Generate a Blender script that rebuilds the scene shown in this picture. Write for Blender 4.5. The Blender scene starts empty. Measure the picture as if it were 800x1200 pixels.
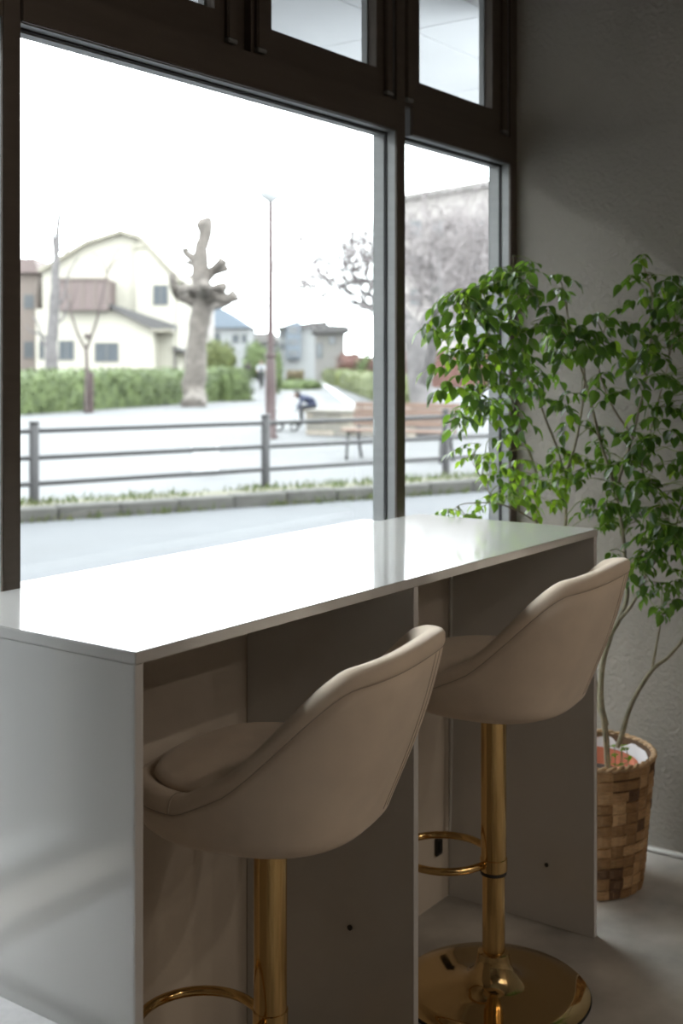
import bpy, bmesh, math, random
from mathutils import Vector, Matrix, Euler, noise

random.seed(7)
S = bpy.context.scene
COL = S.collection
PI = math.pi

# ------------------------------------------------------------------ camera
F, V0, H = 1407.55, 429.2, 1.399           # focal length in px of 800x1200, horizon row, eye height
YAW = math.radians(35.73)                  # viewing direction, measured from +X (along the window wall)
CA, SA = math.cos(YAW), math.sin(YAW)
cam = bpy.data.cameras.new('camera')
cam.sensor_fit = 'VERTICAL'; cam.sensor_height = 36.0
cam.lens = F / 1200 * 36
cam.shift_y = -(600 - V0) / 1200
cam.clip_start = 0.05; cam.clip_end = 600
cam.dof.use_dof = True; cam.dof.focus_distance = 2.15; cam.dof.aperture_fstop = 4.2
camo = bpy.data.objects.new('camera', cam); COL.objects.link(camo)
camo.location = (0, 0, H); camo.rotation_euler = (PI / 2, 0, YAW - PI / 2)
S.camera = camo
# ------------------------------------------------------------------ sky, exposure
W = bpy.data.worlds.new('overcast_sky'); S.world = W; W.use_nodes = True
bg = W.node_tree.nodes['Background']
bg.inputs[0].default_value = (0.93, 0.97, 1.0, 1); bg.inputs[1].default_value = 10.0
S.view_settings.view_transform = 'Standard'; S.view_settings.look = 'None'
S.view_settings.gamma = 1.0; S.view_settings.use_curve_mapping = False
S.view_settings.exposure = 0.0
S.cycles.use_denoising = True
DOWNLIGHT_W = 6.3

# ------------------------------------------------------------------ helpers
def px(u, v, d):
    t = (u - 400) / F
    return Vector((d * (CA + SA * t), d * (SA - CA * t), H - (v - V0) / F * d))
def gp(u, v, z):                            # point of the level z seen at u, v
    return px(u, v, F * (H - z) / (v - V0))
ER = Vector((SA, -CA, 0)); ED = Vector((CA, SA, 0))

def mat(name, col, rough=0.6, metal=0.0, var=0.12, scale=8.0, bump=0.0, bscale=60.0, spec=0.5, coat=0.0, sheen=0.0, col2=None, detail=4, transl=None, stretch=None):
    m = bpy.data.materials.new(name); m.use_nodes = True
    nt = m.node_tree; p = nt.nodes['Principled BSDF']
    tc = nt.nodes.new('ShaderNodeTexCoord')
    src = tc.outputs['Object']
    if stretch:
        mp = nt.nodes.new('ShaderNodeMapping'); mp.inputs['Scale'].default_value = stretch
        nt.links.new(src, mp.inputs[0]); src = mp.outputs[0]
    n = nt.nodes.new('ShaderNodeTexNoise'); n.inputs['Scale'].default_value = scale; n.inputs['Detail'].default_value = detail
    nt.links.new(src, n.inputs['Vector'])
    r = nt.nodes.new('ShaderNodeValToRGB')
    a = [max(0, c * (1 - var)) for c in col]; b = list(col2) if col2 else [min(1, c * (1 + var)) for c in col]
    r.color_ramp.elements[0].position = 0.3; r.color_ramp.elements[1].position = 0.7
    r.color_ramp.elements[0].color = (*a, 1); r.color_ramp.elements[1].color = (*b, 1)
    nt.links.new(n.outputs['Fac'], r.inputs[0]); nt.links.new(r.outputs[0], p.inputs['Base Color'])
    p.inputs['Roughness'].default_value = rough; p.inputs['Metallic'].default_value = metal
    p.inputs['Specular IOR Level'].default_value = spec
    p.inputs['Coat Weight'].default_value = coat; p.inputs['Coat Roughness'].default_value = 0.04
    if sheen:
        p.inputs['Sheen Weight'].default_value = sheen; p.inputs['Sheen Roughness'].default_value = 0.45
        p.inputs['Sheen Tint'].default_value = (1, 0.95, 0.88, 1)
    if bump:
        n2 = nt.nodes.new('ShaderNodeTexNoise'); n2.inputs['Scale'].default_value = bscale; n2.inputs['Detail'].default_value = 6
        nt.links.new(src, n2.inputs['Vector'])
        bp = nt.nodes.new('ShaderNodeBump'); bp.inputs['Strength'].default_value = bump; bp.inputs['Distance'].default_value = 0.02
        nt.links.new(n2.outputs['Fac'], bp.inputs['Height']); nt.links.new(bp.outputs[0], p.inputs['Normal'])
    if transl:
        out = nt.nodes['Material Output']
        tr = nt.nodes.new('ShaderNodeBsdfTranslucent'); tr.inputs[0].default_value = (*transl, 1)
        mx = nt.nodes.new('ShaderNodeMixShader'); mx.inputs[0].default_value = 0.5
        nt.links.new(p.outputs[0], mx.inputs[1]); nt.links.new(tr.outputs[0], mx.inputs[2]); nt.links.new(mx.outputs[0], out.inputs[0])
    return m
def glass_mat(name, tint=(1, 1, 1)):
    m = bpy.data.materials.new(name); m.use_nodes = True; nt = m.node_tree; nt.nodes.clear()
    out = nt.nodes.new('ShaderNodeOutputMaterial'); mx = nt.nodes.new('ShaderNodeMixShader')
    fr = nt.nodes.new('ShaderNodeFresnel'); fr.inputs[0].default_value = 1.3
    ge = nt.nodes.new('ShaderNodeNewGeometry'); mr = nt.nodes.new('ShaderNodeMapRange')   # same reflectance on both faces of the sheet
    mr.inputs['To Min'].default_value = 1.3; mr.inputs['To Max'].default_value = 1 / 1.3
    nt.links.new(ge.outputs['Backfacing'], mr.inputs['Value']); nt.links.new(mr.outputs[0], fr.inputs[0])
    t = nt.nodes.new('ShaderNodeBsdfTransparent'); t.inputs[0].default_value = (*tint, 1)
    g = nt.nodes.new('ShaderNodeBsdfGlossy'); g.inputs['Roughness'].default_value = 0.0
    nt.links.new(fr.outputs[0], mx.inputs[0]); nt.links.new(t.outputs[0], mx.inputs[1]); nt.links.new(g.outputs[0], mx.inputs[2])
    nt.links.new(mx.outputs[0], out.inputs[0]); return m
def emit_mat(name, col, s):
    m = bpy.data.materials.new(name); m.use_nodes = True
    p = m.node_tree.nodes['Principled BSDF']
    p.inputs['Base Color'].default_value = (0.8, 0.8, 0.8, 1)
    p.inputs['Emission Color'].default_value = (*col, 1); p.inputs['Emission Strength'].default_value = s
    return m

def tag(o, label=None, cat=None, group=None, kind=None):
    if label: o['label'] = label
    if cat: o['category'] = cat
    if group: o['group'] = group
    if kind: o['kind'] = kind
    return o
def thing(name, loc, label=None, cat=None, rz=0, group=None, kind=None):
    o = bpy.data.objects.new(name, None); COL.objects.link(o); o.empty_display_size = 0.1
    o.location = loc; o.rotation_euler = (0, 0, rz)
    return tag(o, label, cat, group, kind)
def link(name, me, parent=None, local=False):
    o = bpy.data.objects.new(name, me); COL.objects.link(o)
    if parent:
        o.parent = parent
        if not local and parent.parent is None: o.matrix_parent_inverse = parent.matrix_basis.inverted()
    return o
def obj(name, bm, m, parent=None, local=False, smooth=False, angle=None):
    me = bpy.data.meshes.new(name); bm.normal_update(); bm.to_mesh(me); bm.free()
    me.materials.append(m)
    if smooth or angle is not None:
        me.polygons.foreach_set('use_smooth', [True] * len(me.polygons))
        if angle is not None: me.set_sharp_from_angle(angle=math.radians(angle))
    return link(name, me, parent, local)
def box(bm, a, b, bev=0.0, rot=None, seg=2):
    a = Vector(a); b = Vector(b); c = (a + b) / 2; s = b - a
    M = Matrix.Translation(c) @ (rot.to_4x4() if rot else Matrix()) @ Matrix.Diagonal((abs(s.x), abs(s.y), abs(s.z), 1))
    r = bmesh.ops.create_cube(bm, size=1, matrix=M)
    if bev:
        vs = set(r['verts']); es = [e for e in bm.edges if e.verts[0] in vs and e.verts[1] in vs]
        bmesh.ops.bevel(bm, geom=es, offset=bev, segments=seg, affect='EDGES', clamp_overlap=True)
    return bm
def Bx(*boxes, bev=0.0, rot=None, seg=2):
    bm = bmesh.new()
    for a, b in boxes: box(bm, a, b, bev, rot, seg)
    return bm
def tube(bm, pts, rad, n=8, caps=True, closed=False):
    pts = [Vector(p) for p in pts]; N = len(pts)
    if not hasattr(rad, '__len__'): rad = [rad] * N
    rings = []; up = None
    for i, p in enumerate(pts):
        if closed: t = pts[(i + 1) % N] - pts[i - 1]
        else: t = pts[min(i + 1, N - 1)] - pts[max(i - 1, 0)]
        if t.length < 1e-9: t = Vector((0, 0, 1))
        t.normalize()
        if up is None: up = t.orthogonal().normalized()
        else:
            up = up - t * up.dot(t)
            up = up.normalized() if up.length > 1e-6 else t.orthogonal().normalized()
        s = t.cross(up)
        rings.append([bm.verts.new(p + (up * math.cos(2 * PI * k / n) + s * math.sin(2 * PI * k / n)) * rad[i]) for k in range(n)])
    for i in range(N if closed else N - 1):
        A, B = rings[i], rings[(i + 1) % N]
        for k in range(n): bm.faces.new((A[k], A[(k + 1) % n], B[(k + 1) % n], B[k]))
    if caps and not closed:
        bm.faces.new(rings[0][::-1]); bm.faces.new(rings[-1])
    return bm
def Tb(pts, rad, n=8, closed=False): return tube(bmesh.new(), pts, rad, n, True, closed)
def lathe(prof, n=48, c=(0, 0, 0), bm=None):
    bm = bm or bmesh.new(); c = Vector(c); rings = []
    for r, z in prof:
        if r < 1e-6: rings.append([bm.verts.new(c + Vector((0, 0, z)))])
        else: rings.append([bm.verts.new(c + Vector((r * math.cos(2 * PI * k / n), r * math.sin(2 * PI * k / n), z))) for k in range(n)])
    for A, B in zip(rings, rings[1:]):
        for k in range(n):
            k2 = (k + 1) % n
            if len(A) == 1 and len(B) > 1: bm.faces.new((A[0], B[k2], B[k]))
            elif len(B) == 1 and len(A) > 1: bm.faces.new((A[k], A[k2], B[0]))
            elif len(A) > 1: bm.faces.new((A[k], A[k2], B[k2], B[k]))
    return bm
def smoothpath(ctrl, sub=6):                # Catmull-Rom
    P = [Vector(c) for c in ctrl]; out = []
    for i in range(len(P) - 1):
        a = P[i - 1] if i else P[i] * 2 - P[i + 1]
        b, c = P[i], P[i + 1]; d = P[i + 2] if i + 2 < len(P) else c * 2 - b
        for k in range(sub):
            t = k / sub
            out.append(0.5 * ((2 * b) + (c - a) * t + (2 * a - 5 * b + 4 * c - d) * t * t + (3 * b - a - 3 * c + d) * t ** 3))
    out.append(P[-1]); return out
def prism(poly, y0, y1, bm=None):           # polygon in local x,z pulled along y
    bm = bm or bmesh.new()
    A = [bm.verts.new((x, y0, z)) for x, z in poly]; B = [bm.verts.new((x, y1, z)) for x, z in poly]
    bm.faces.new(A); bm.faces.new(B[::-1])
    for i in range(len(poly)):
        j = (i + 1) % len(poly); bm.faces.new((A[j], A[i], B[i], B[j]))
    bmesh.ops.recalc_face_normals(bm, faces=bm.faces); return bm
def sm(a, b, x):
    t = min(1, max(0, (x - a) / (b - a))); return t * t * (3 - 2 * t)

# ------------------------------------------------------------------ materials
M = {}
M['floor'] = mat('polished_concrete', (0.42, 0.4, 0.37), 0.32, var=0.40, scale=4.5, bump=0.05, bscale=14, detail=9)
M['plaster'] = mat('rough_plaster', (0.29, 0.265, 0.235), 0.85, var=0.05, scale=3, bump=0.30, bscale=75, spec=0.2)
M['ceil'] = mat('ceiling_paint', (0.42, 0.40, 0.37), 0.9, var=0.05, scale=2, spec=0.2)
M['knee'] = mat('knee_wall_paint', (0.66, 0.59, 0.51), 0.7, var=0.05, scale=5, spec=0.3)
M['bronze'] = mat('bronze_window_metal', (0.085, 0.066, 0.052), 0.42, 0.3, var=0.08, scale=4, stretch=(1, 1, 12))
M['alu'] = mat('grey_aluminium', (0.25, 0.255, 0.255), 0.38, 0.35, var=0.05, scale=5, stretch=(1, 1, 12))
M['gasket'] = mat('black_gasket', (0.03, 0.03, 0.032), 0.6, var=0.1)
M['glass'] = glass_mat('window_glass', (0.97, 0.985, 0.98))
M['laminate'] = mat('white_gloss_laminate', (0.6, 0.59, 0.57), 0.10, var=0.015, scale=3, coat=0.3)
M['edge'] = mat('laminate_edge_band', (0.60, 0.58, 0.56), 0.35, var=0.02, scale=3)
M['dark'] = mat('dark_plastic', (0.035, 0.033, 0.03), 0.5, var=0.1)
M['velvet'] = mat('beige_velvet', (0.8, 0.67, 0.54), 0.85, var=0.05, scale=14, bump=0.06, bscale=500, spec=0.15, sheen=0.35)
M['velvet_seat'] = mat('beige_velvet_seat', (0.77, 0.64, 0.51), 0.85, var=0.06, scale=14, bump=0.06, bscale=500, spec=0.15, sheen=0.35)
M['thread'] = mat('seam_thread', (0.46, 0.37, 0.29), 0.8, var=0.1)
M['gold'] = mat('polished_gold_metal', (0.78, 0.52, 0.22), 0.13, 1.0, var=0.03, scale=4)
M['goldbase'] = mat('polished_gold_base', (0.70, 0.50, 0.24), 0.07, 1.0, var=0.03, scale=4)
M['fabric'] = mat('pale_bench_fabric', (0.66, 0.65, 0.66), 0.9, var=0.05, scale=60, bump=0.15, bscale=700, spec=0.2)
M['benchbase'] = mat('bench_painted_base', (0.5, 0.49, 0.48), 0.5, var=0.03)
M['cable'] = mat('white_cable', (0.62, 0.62, 0.60), 0.5, var=0.03)
WV = [mat('woven_strip_%d' % i, c, 0.62, var=0.22, scale=45, bump=0.25, bscale=90, stretch=(1, 1, 5)) for i, c in enumerate([(0.38, 0.22, 0.10), (0.27, 0.145, 0.06), (0.47, 0.29, 0.14), (0.12, 0.06, 0.027)])]
M['rim'] = mat('cane_rim', (0.40, 0.26, 0.14), 0.6, var=0.3, scale=60)
M['basketcore'] = mat('basket_core', (0.10, 0.055, 0.025), 0.8, var=0.2)
M['liner'] = mat('white_plastic_liner', (0.75, 0.75, 0.77), 0.35, var=0.05, scale=20)
M['terra'] = mat('terracotta', (0.48, 0.155, 0.085), 0.8, var=0.15, scale=12)
M['soil'] = mat('potting_soil', (0.05, 0.035, 0.025), 0.95, var=0.5, scale=60, bump=0.8, bscale=80)
M['stem'] = mat('plant_stem', (0.23, 0.20, 0.13), 0.7, var=0.3, scale=30)
M['twig'] = mat('plant_twig', (0.17, 0.20, 0.07), 0.7, var=0.2, scale=30)
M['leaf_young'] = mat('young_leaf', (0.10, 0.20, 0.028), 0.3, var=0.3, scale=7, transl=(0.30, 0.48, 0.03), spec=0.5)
M['leaf'] = mat('glossy_leaf', (0.032, 0.072, 0.021), 0.26, var=0.35, scale=7, transl=(0.145, 0.27, 0.028), spec=0.5)
# outdoors
M['road'] = mat('asphalt', (0.049, 0.052, 0.057), 0.9, var=0.1, scale=1.2, bump=0.2, bscale=40)
M['plaza'] = mat('pale_paving', (0.072, 0.0735, 0.076), 0.9, var=0.10, scale=0.6)
M['path'] = mat('grey_path', (0.058, 0.059, 0.062), 0.9, var=0.1, scale=0.5)
M['kerb'] = mat('kerb_stone', (0.036, 0.035, 0.031), 0.9, var=0.3, scale=6)
M['white'] = mat('white_painted', (0.349, 0.355, 0.355), 0.7, var=0.04)
M['grass'] = mat('grass_blades', (0.0396, 0.0561, 0.0149), 0.8, var=0.4, scale=3, col2=(0.0832, 0.0762, 0.0297), transl=(0.0495, 0.0832, 0.0132))
M['fence'] = mat('dark_fence_metal', (0.017, 0.0165, 0.0175), 0.5, 0.2, var=0.1)
M['hedge'] = mat('hedge_leaves', (0.0464, 0.072, 0.0192), 0.8, var=0.4, scale=2.5, col2=(0.076, 0.104, 0.032))
M['hedge2'] = mat('lime_hedge_leaves', (0.0561, 0.0762, 0.0149), 0.8, var=0.4, scale=1.5, col2=(0.0856, 0.0992, 0.0297))
M['redleaf'] = mat('reddish_shrub_leaves', (0.0762, 0.033, 0.0248), 0.8, var=0.35, scale=2)
M['brownleaf'] = mat('brownish_shrub_leaves', (0.0726, 0.0561, 0.0264), 0.8, var=0.35, scale=2)
M['bark'] = mat('pale_bark', (0.088, 0.077, 0.068), 0.9, var=0.35, scale=5, bump=0.5, bscale=12)
M['bark2'] = mat('grey_bark', (0.0896, 0.0832, 0.0832), 0.9, var=0.3, scale=5, bump=0.5, bscale=12)
M['bark3'] = mat('brown_bark', (0.063, 0.0495, 0.0462), 0.9, var=0.3, scale=5)
M['cream'] = mat('cream_render', (0.285, 0.272, 0.23), 0.9, var=0.03, scale=1)
M['creamtrim'] = mat('cream_trim', (0.18, 0.168, 0.135), 0.8, var=0.03)
M['balcony'] = mat('brown_balcony_panel', (0.096, 0.072, 0.068), 0.7, var=0.08)
M['roof'] = mat('dark_roof', (0.06, 0.0576, 0.0576), 0.8, var=0.1)
M['pane'] = mat('far_window_pane', (0.06, 0.068, 0.076), 0.12, var=0.1)
M['frameg'] = mat('grey_window_frame', (0.066, 0.066, 0.063), 0.5, var=0.05)
M['housew'] = mat('white_house_wall', (0.171, 0.175, 0.175), 0.9, var=0.03)
M['houseg'] = mat('grey_house_wall', (0.124, 0.118, 0.112), 0.9, var=0.1)
M['housep'] = mat('pinkish_house_wall', (0.21, 0.195, 0.185), 0.9, var=0.05)
M['houseb'] = mat('brown_house_wall', (0.12, 0.1, 0.088), 0.9, var=0.08)
M['blueroof'] = mat('blue_grey_roof', (0.088, 0.108, 0.132), 0.7, var=0.08)
M['lamp'] = mat('maroon_lamp_post', (0.034, 0.017, 0.017), 0.5, 0.1, var=0.1)
M['lampglass'] = mat('frosted_lantern', (0.338, 0.349, 0.355), 0.3, var=0.03)
M['block'] = [mat('planter_block_%d' % i, c, 0.9, var=0.12, scale=4) for i, c in enumerate([(0.132, 0.121, 0.102), (0.216, 0.192, 0.159), (0.145, 0.136, 0.119)])]
M['mortar'] = mat('planter_mortar', (0.0992, 0.0904, 0.0792), 0.95, var=0.1)
M['wood'] = mat('bench_wood', (0.128, 0.084, 0.064), 0.7, var=0.2, scale=4, stretch=(1, 8, 8))
M['iron'] = mat('bench_iron', (0.033, 0.033, 0.0346), 0.5, 0.3, var=0.1)
M['skin'] = mat('skin', (0.225, 0.139, 0.104), 0.6, var=0.05)
M['hair'] = mat('dark_hair', (0.0132, 0.00928, 0.00726), 0.6, var=0.2)
M['navy'] = mat('navy_jacket', (0.0182, 0.0231, 0.0495), 0.85, var=0.1)
M['trous'] = mat('dark_trousers', (0.0165, 0.0165, 0.0198), 0.85, var=0.1)
M['shirt'] = mat('white_shirt', (0.27, 0.279, 0.297), 0.85, var=0.04)
M['coat'] = mat('dark_coat', (0.033, 0.0264, 0.0281), 0.85, var=0.1)
M['rubber'] = mat('black_rubber', (0.00992, 0.00992, 0.0106), 0.7, var=0.1)
M['pinkbud'] = mat('budding_twigs', (0.14, 0.125, 0.125), 0.9, var=0.2)

# ================================================================== THE ROOM
XW, YW = 3.375, 1.751          # right wall face, face of the window frames
X0, YB, ZC = -2.4, -3.6, 2.95
def struct(name, bm, m, parent=None, label=None, cat=None, **k):
    return tag(obj(name, bm, m, parent, **k), label, cat, kind='structure')
struct('floor', Bx(((X0, YB, -0.12), (XW, 1.86, 0))), M['floor'], label='grey polished concrete floor of the room', cat='floor')
struct('ceiling', Bx(((X0 - 0.15, YB - 0.15, ZC), (XW + 0.15, 1.9, ZC + 0.15))), M['ceil'], label='plain ceiling above the window counter', cat='ceiling')
struct('wall_right', Bx(((XW, YB, -0.12), (XW + 0.15, 1.83, ZC))), M['plaster'], label='rough grey plaster wall behind the leafy plant', cat='wall')
struct('wall_left', Bx(((X0 - 0.15, YB, -0.12), (X0, 1.9, ZC))), M['plaster'], label='plaster wall at the far left of the room', cat='wall')
struct('wall_back', Bx(((X0, YB - 0.15, -0.12), (XW, YB, ZC))), M['plaster'], label='plaster wall at the back of the room', cat='wall')
struct('wall_front', Bx(((1.20, 1.626, 0), (2.7605, 1.86, 0.955)), ((X0, 1.626, 0), (1.20, 1.86, 0.47)), ((2.7605, 1.74, 0), (XW, 1.86, 0.10))), M['knee'], label='low painted wall under the shop window', cat='wall')
struct('trim_1', Bx(((X0, 1.70, 2.60), (XW, 1.9, ZC))), M['bronze'], label='dark bronze fascia above the transom windows', cat='trim')

# -- window wall: one structure for each glazed bay
XB = 0.78
ZS, ZHD, ZHT = 0.955, 2.026, 2.10          # sill, underside and top of the header
def pane(parent, x0, x1, z0, z1, y=1.822):
    return obj('pane', Bx(((x0, y, z0), (x1, y + 0.006, z1))), M['glass'], parent)
def post(parent, x0, x1, z0, z1, name='mullion'):
    p = obj(name, Bx(((x0, YW + 0.006, z0), (x1, 1.828, z1))), M['alu'], parent)
    obj('mullion_cover', Bx(((x0, YW, z0), (x1, YW + 0.008, z1)), bev=0.0015), M['bronze'], p)
    for sx, side in ((x0 - 0.0025, -1), (x1 + 0.0025, 1)):   # glazing groove and bead on each reveal
        obj('glazing_groove', Bx(((sx - 0.002, 1.783, z0), (sx + 0.002, 1.789, z1))), M['gasket'], p)
        obj('glazing_bead', Bx(((sx - 0.004, 1.789, z0), (sx + 0.004, 1.816, z1))), M['alu'], p)
    return p
def header(parent, x0, x1, zs=0.955):
    h = obj('header', Bx(((x0, YW + 0.006, ZHD), (x1, 1.828, ZHT))), M['alu'], parent)
    obj('header_cover', Bx(((x0, YW - 0.004, ZHD + 0.002), (x1, YW + 0.008, ZHT + 0.008)), bev=0.002), M['bronze'], h)
    obj('glazing_groove', Bx(((x0, 1.781, ZHD - 0.004), (x1, 1.787, ZHD + 0.002))), M['gasket'], h)
    obj('glazing_bead', Bx(((x0, 1.787, ZHD - 0.007), (x1, 1.816, ZHD + 0.002))), M['alu'], h)
    s = obj('sill_rail', Bx(((x0, YW, zs), (x1, 1.86, zs + 0.028)), bev=0.002), M['alu'], parent)
    return h
w1 = thing('window_1', (2.06, 1.80, ZS), 'large clear fixed shop window above the white counter', 'window', kind='structure')
header(w1, 1.435, 2.687); post(w1, 1.395, 1.435, ZS, 2.60); post(w1, 2.687, 2.729, ZS, 2.60)
pane(w1, 1.435, 2.687, ZS + 0.02, ZHD)
w2 = thing('window_2', (3.03, 1.80, 0.1), 'narrow fixed window pane beside the plaster wall, partly behind the plant', 'window', kind='structure')
header(w2, 2.762, 3.332, 0.10); post(w2, 3.332, XW, 0.10, 2.60, 'jamb'); pane(w2, 2.729, 3.332, 0.12, ZHD)
w3 = thing('window_3', (1.1, 1.80, ZS), 'edge of the further shop window left of the big pane', 'window', kind='structure')
header(w3, XB, 1.20, 0.47); pane(w3, XB, 1.395, 0.49, ZHD); post(w3, XB - 0.04, XB, 0.47, 2.6)
obj('header', Bx(((1.20, YW, ZHD), (1.395, 1.86, ZHT))), M['bronze'], w3)
struct('wall_front_left', Bx(((X0, 1.70, 0.47), (XB - 0.04, 1.9, 2.75))), M['plaster'], label='plaster pier left of the shop window', cat='wall')
# transom sashes
ZT0, ZT1 = 2.105, 2.60
def sash(parent, x0, x1, y=1.765, st=0.075, clips=True):
    f = obj('sash_frame', Bx(((x0, y, ZT0), (x0 + st, y + 0.045, ZT1)), ((x1 - st, y, ZT0), (x1, y + 0.045, ZT1)),
            ((x0 + st, y, ZT0), (x1 - st, y + 0.045, ZT0 + 0.078)), ((x0 + st, y, ZT1 - 0.06), (x1 - st, y + 0.045, ZT1))), M['bronze'], parent)
    for sx in (x0 + 0.012, x1 - 0.012 - 0.03):
        obj('stile_rib', Bx(((sx, y - 0.012, ZT0 + 0.02), (sx + 0.03, y + 0.002, ZT1)), bev=0.003), M['bronze'], f)
        obj('rib_foot', Bx(((sx - 0.001, y - 0.0135, ZT0 + 0.012), (sx + 0.031, y, ZT0 + 0.022)), bev=0.002), M['alu'], f)
    obj('glazing_bead', Bx(((x1 - st - 0.006, y + 0.026, ZT0 + 0.078), (x1 - st + 0.004, y + 0.043, ZT1 - 0.06))), M['alu'], f)
    obj('pane', Bx(((x0 + st - 0.01, y + 0.02, ZT0 + 0.07), (x1 - st + 0.01, y + 0.025, ZT1 - 0.05))), M['glass'], f)
w4 = thing('window_4', (2.06, 1.80, ZT0), 'pair of bronze framed transom sashes above the large window', 'window', kind='structure')
sash(w4, 1.435, 2.052); sash(w4, 2.10, 2.685)
obj('meeting_post', Bx(((2.052, 1.785, ZT0), (2.10, 1.86, ZT1)), ((1.435, 1.81, ZT0 - 0.01), (2.687, 1.86, ZT0 + 0.05))), M['bronze'], w4)
w5 = thing('window_5', (3.03, 1.80, ZT0), 'single bronze framed transom sash high beside the plaster wall', 'window', kind='structure')
sash(w5, 2.731, 3.332, st=0.092)
w6 = thing('window_6', (0.1, 1.80, ZT0), 'transom sash at the far left above the counter', 'window', kind='structure')
sash(w6, XB, 1.395)
# ceiling downlights (their small glints show on the stool base)
warm = emit_mat('downlight_lens', (1.0, 0.80, 0.58), 8.0)
for x, y in ((1.2, -1.5), (2.1, -1.5), (3.0, -1.5), (1.2, -2.9), (2.1, -2.9), (3.0, -2.9)):
    t = thing('ceiling_downlight', (x, y, ZC), 'round recessed warm ceiling downlight over the room', 'ceiling lamp', group='ceiling downlights')
    obj('trim_ring', lathe([(0.05, 0), (0.065, -0.002), (0.068, -0.01), (0.055, -0.014), (0.048, -0.004), (0.05, 0)], 24), M['white'], t, local=True, smooth=True)
    obj('lens', lathe([(0, -0.004), (0.048, -0.004), (0.048, 0)], 24), warm, t, local=True)
    L = bpy.data.lights.new('downlight', 'AREA'); L.shape = 'DISK'; L.size = 0.09; L.energy = DOWNLIGHT_W; L.color = (1.0, 0.87, 0.73)
    lo = bpy.data.objects.new('downlight', L); COL.objects.link(lo); lo.parent = t; lo.location = (0, 0, -0.018)

# ================================================================== OUTDOOR GROUND
G, P = -0.02, 0.08                          # road level, plaza level
struct('road', Bx(((-40, 1.86, G - 0.3), (60, 14, G))), M['road'], label='pale grey asphalt road outside the window', cat='road')
k0, k1 = gp(30, 612, G), gp(440, 584, G)
kd = (k1 - k0); kd.z = 0; kd.normalize(); kn = Vector((-kd.y, kd.x, 0))
if kn.y < 0: kn = -kn
KR = Matrix(((kd.x, kn.x, 0), (kd.y, kn.y, 0), (0, 0, 1)))
def kpt(s, n, z): q = k0 + kd * s + kn * n; return Vector((q.x, q.y, z))
bm = bmesh.new()
vs = [bm.verts.new(kpt(s, n, P)) for s, n in ((-60, 0.15), (90, 0.15), (160, 200), (-120, 200))]
bm.faces.new(vs); r = bmesh.ops.extrude_face_region(bm, geom=bm.faces[:])
for v in r['geom']:
    if isinstance(v, bmesh.types.BMVert): v.co.z -= 0.4
bmesh.ops.recalc_face_normals(bm, faces=bm.faces)
struct('pavement', bm, M['plaza'], label='pale paved plaza beyond the street railing', cat='pavement')
kerb = thing('kerb', k0, 'weathered stone kerb along the far side of the road', 'kerb', kind='structure')
me = None
for i in range(-8, 32):
    if me is None:
        bm = Bx(((-0.297, -0.02, -0.15), (0.297, 0.18, 0)), bev=0.015, seg=1); me = bpy.data.meshes.new('kerb_stone'); bm.to_mesh(me); bm.free(); me.materials.append(M['kerb'])
    o = bpy.data.objects.new('kerb_stone', me); COL.objects.link(o); o.parent = kerb
    o.location = kpt(i * 0.6, 0, P + 0.03 + random.uniform(-0.008, 0.008)) - k0; o.rotation_euler.z = math.atan2(kd.y, kd.x)
# verge of grass behind the kerb
bm = bmesh.new()
for i in range(5200):
    s = random.uniform(-5, 18)
    if noise.noise(Vector((s * 0.7, 0, 3))) < -0.12 and random.random() < 0.8: continue
    side = random.random() < 0.25
    n = random.uniform(-0.10, -0.02) if side else random.uniform(0.18, 0.75)
    b = kpt(s, n, G if side else P); hgt = random.uniform(0.03, 0.10); a = random.uniform(0, 2 * PI); w = 0.012
    dx = Vector((math.cos(a) * w, math.sin(a) * w, 0)); tip = b + Vector((random.uniform(-.05, .05), random.uniform(-.05, .05), hgt))
    bm.faces.new([bm.verts.new(b - dx), bm.verts.new(b + dx), bm.verts.new(tip)])
tag(obj('grass_verge', bm, M['grass']), 'rough grass growing along the kerb below the railing', 'grass', kind='stuff')
# verge soil strip
struct('verge', Bx(((-5, 0.19, 0), (20, 0.62, 0.012)), rot=None), mat('verge_soil', (0.08, 0.077, 0.05), 0.95, var=0.4, scale=3), label='strip of thin soil behind the kerb', cat='ground')
vo = bpy.data.objects['verge']; vo.location = (k0.x, k0.y, P); vo.rotation_euler.z = math.atan2(kd.y, kd.x)
# canopy over the shop front
CZ, CY = 2.557, 2.655                        # underside and outer edge of the canopy
can = thing('canopy', (2, 2.2, CZ), 'pale grey soffit of the canopy outside the transom windows', 'canopy', kind='structure')
obj('canopy_deck', Bx(((-1, 1.9, CZ + 0.035), (8.5, CY - 0.02, CZ + 0.16))), M['houseg'], can)
sof = mat('soffit_board', (0.36, 0.37, 0.385), 0.8, var=0.04, scale=3)
x = -1.0
while x < 8.4:
    for ya, yb in ((1.905, 2.22), (2.225, CY - 0.03)):
        obj('soffit_panel', Bx(((x, ya, CZ), (x + 0.896, yb, CZ + 0.035))), sof, can)
    x += 0.9
obj('fascia', Bx(((-1, CY - 0.03, CZ - 0.012), (8.5, CY, CZ + 0.18)), bev=0.004), M['alu'], can)

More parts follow.
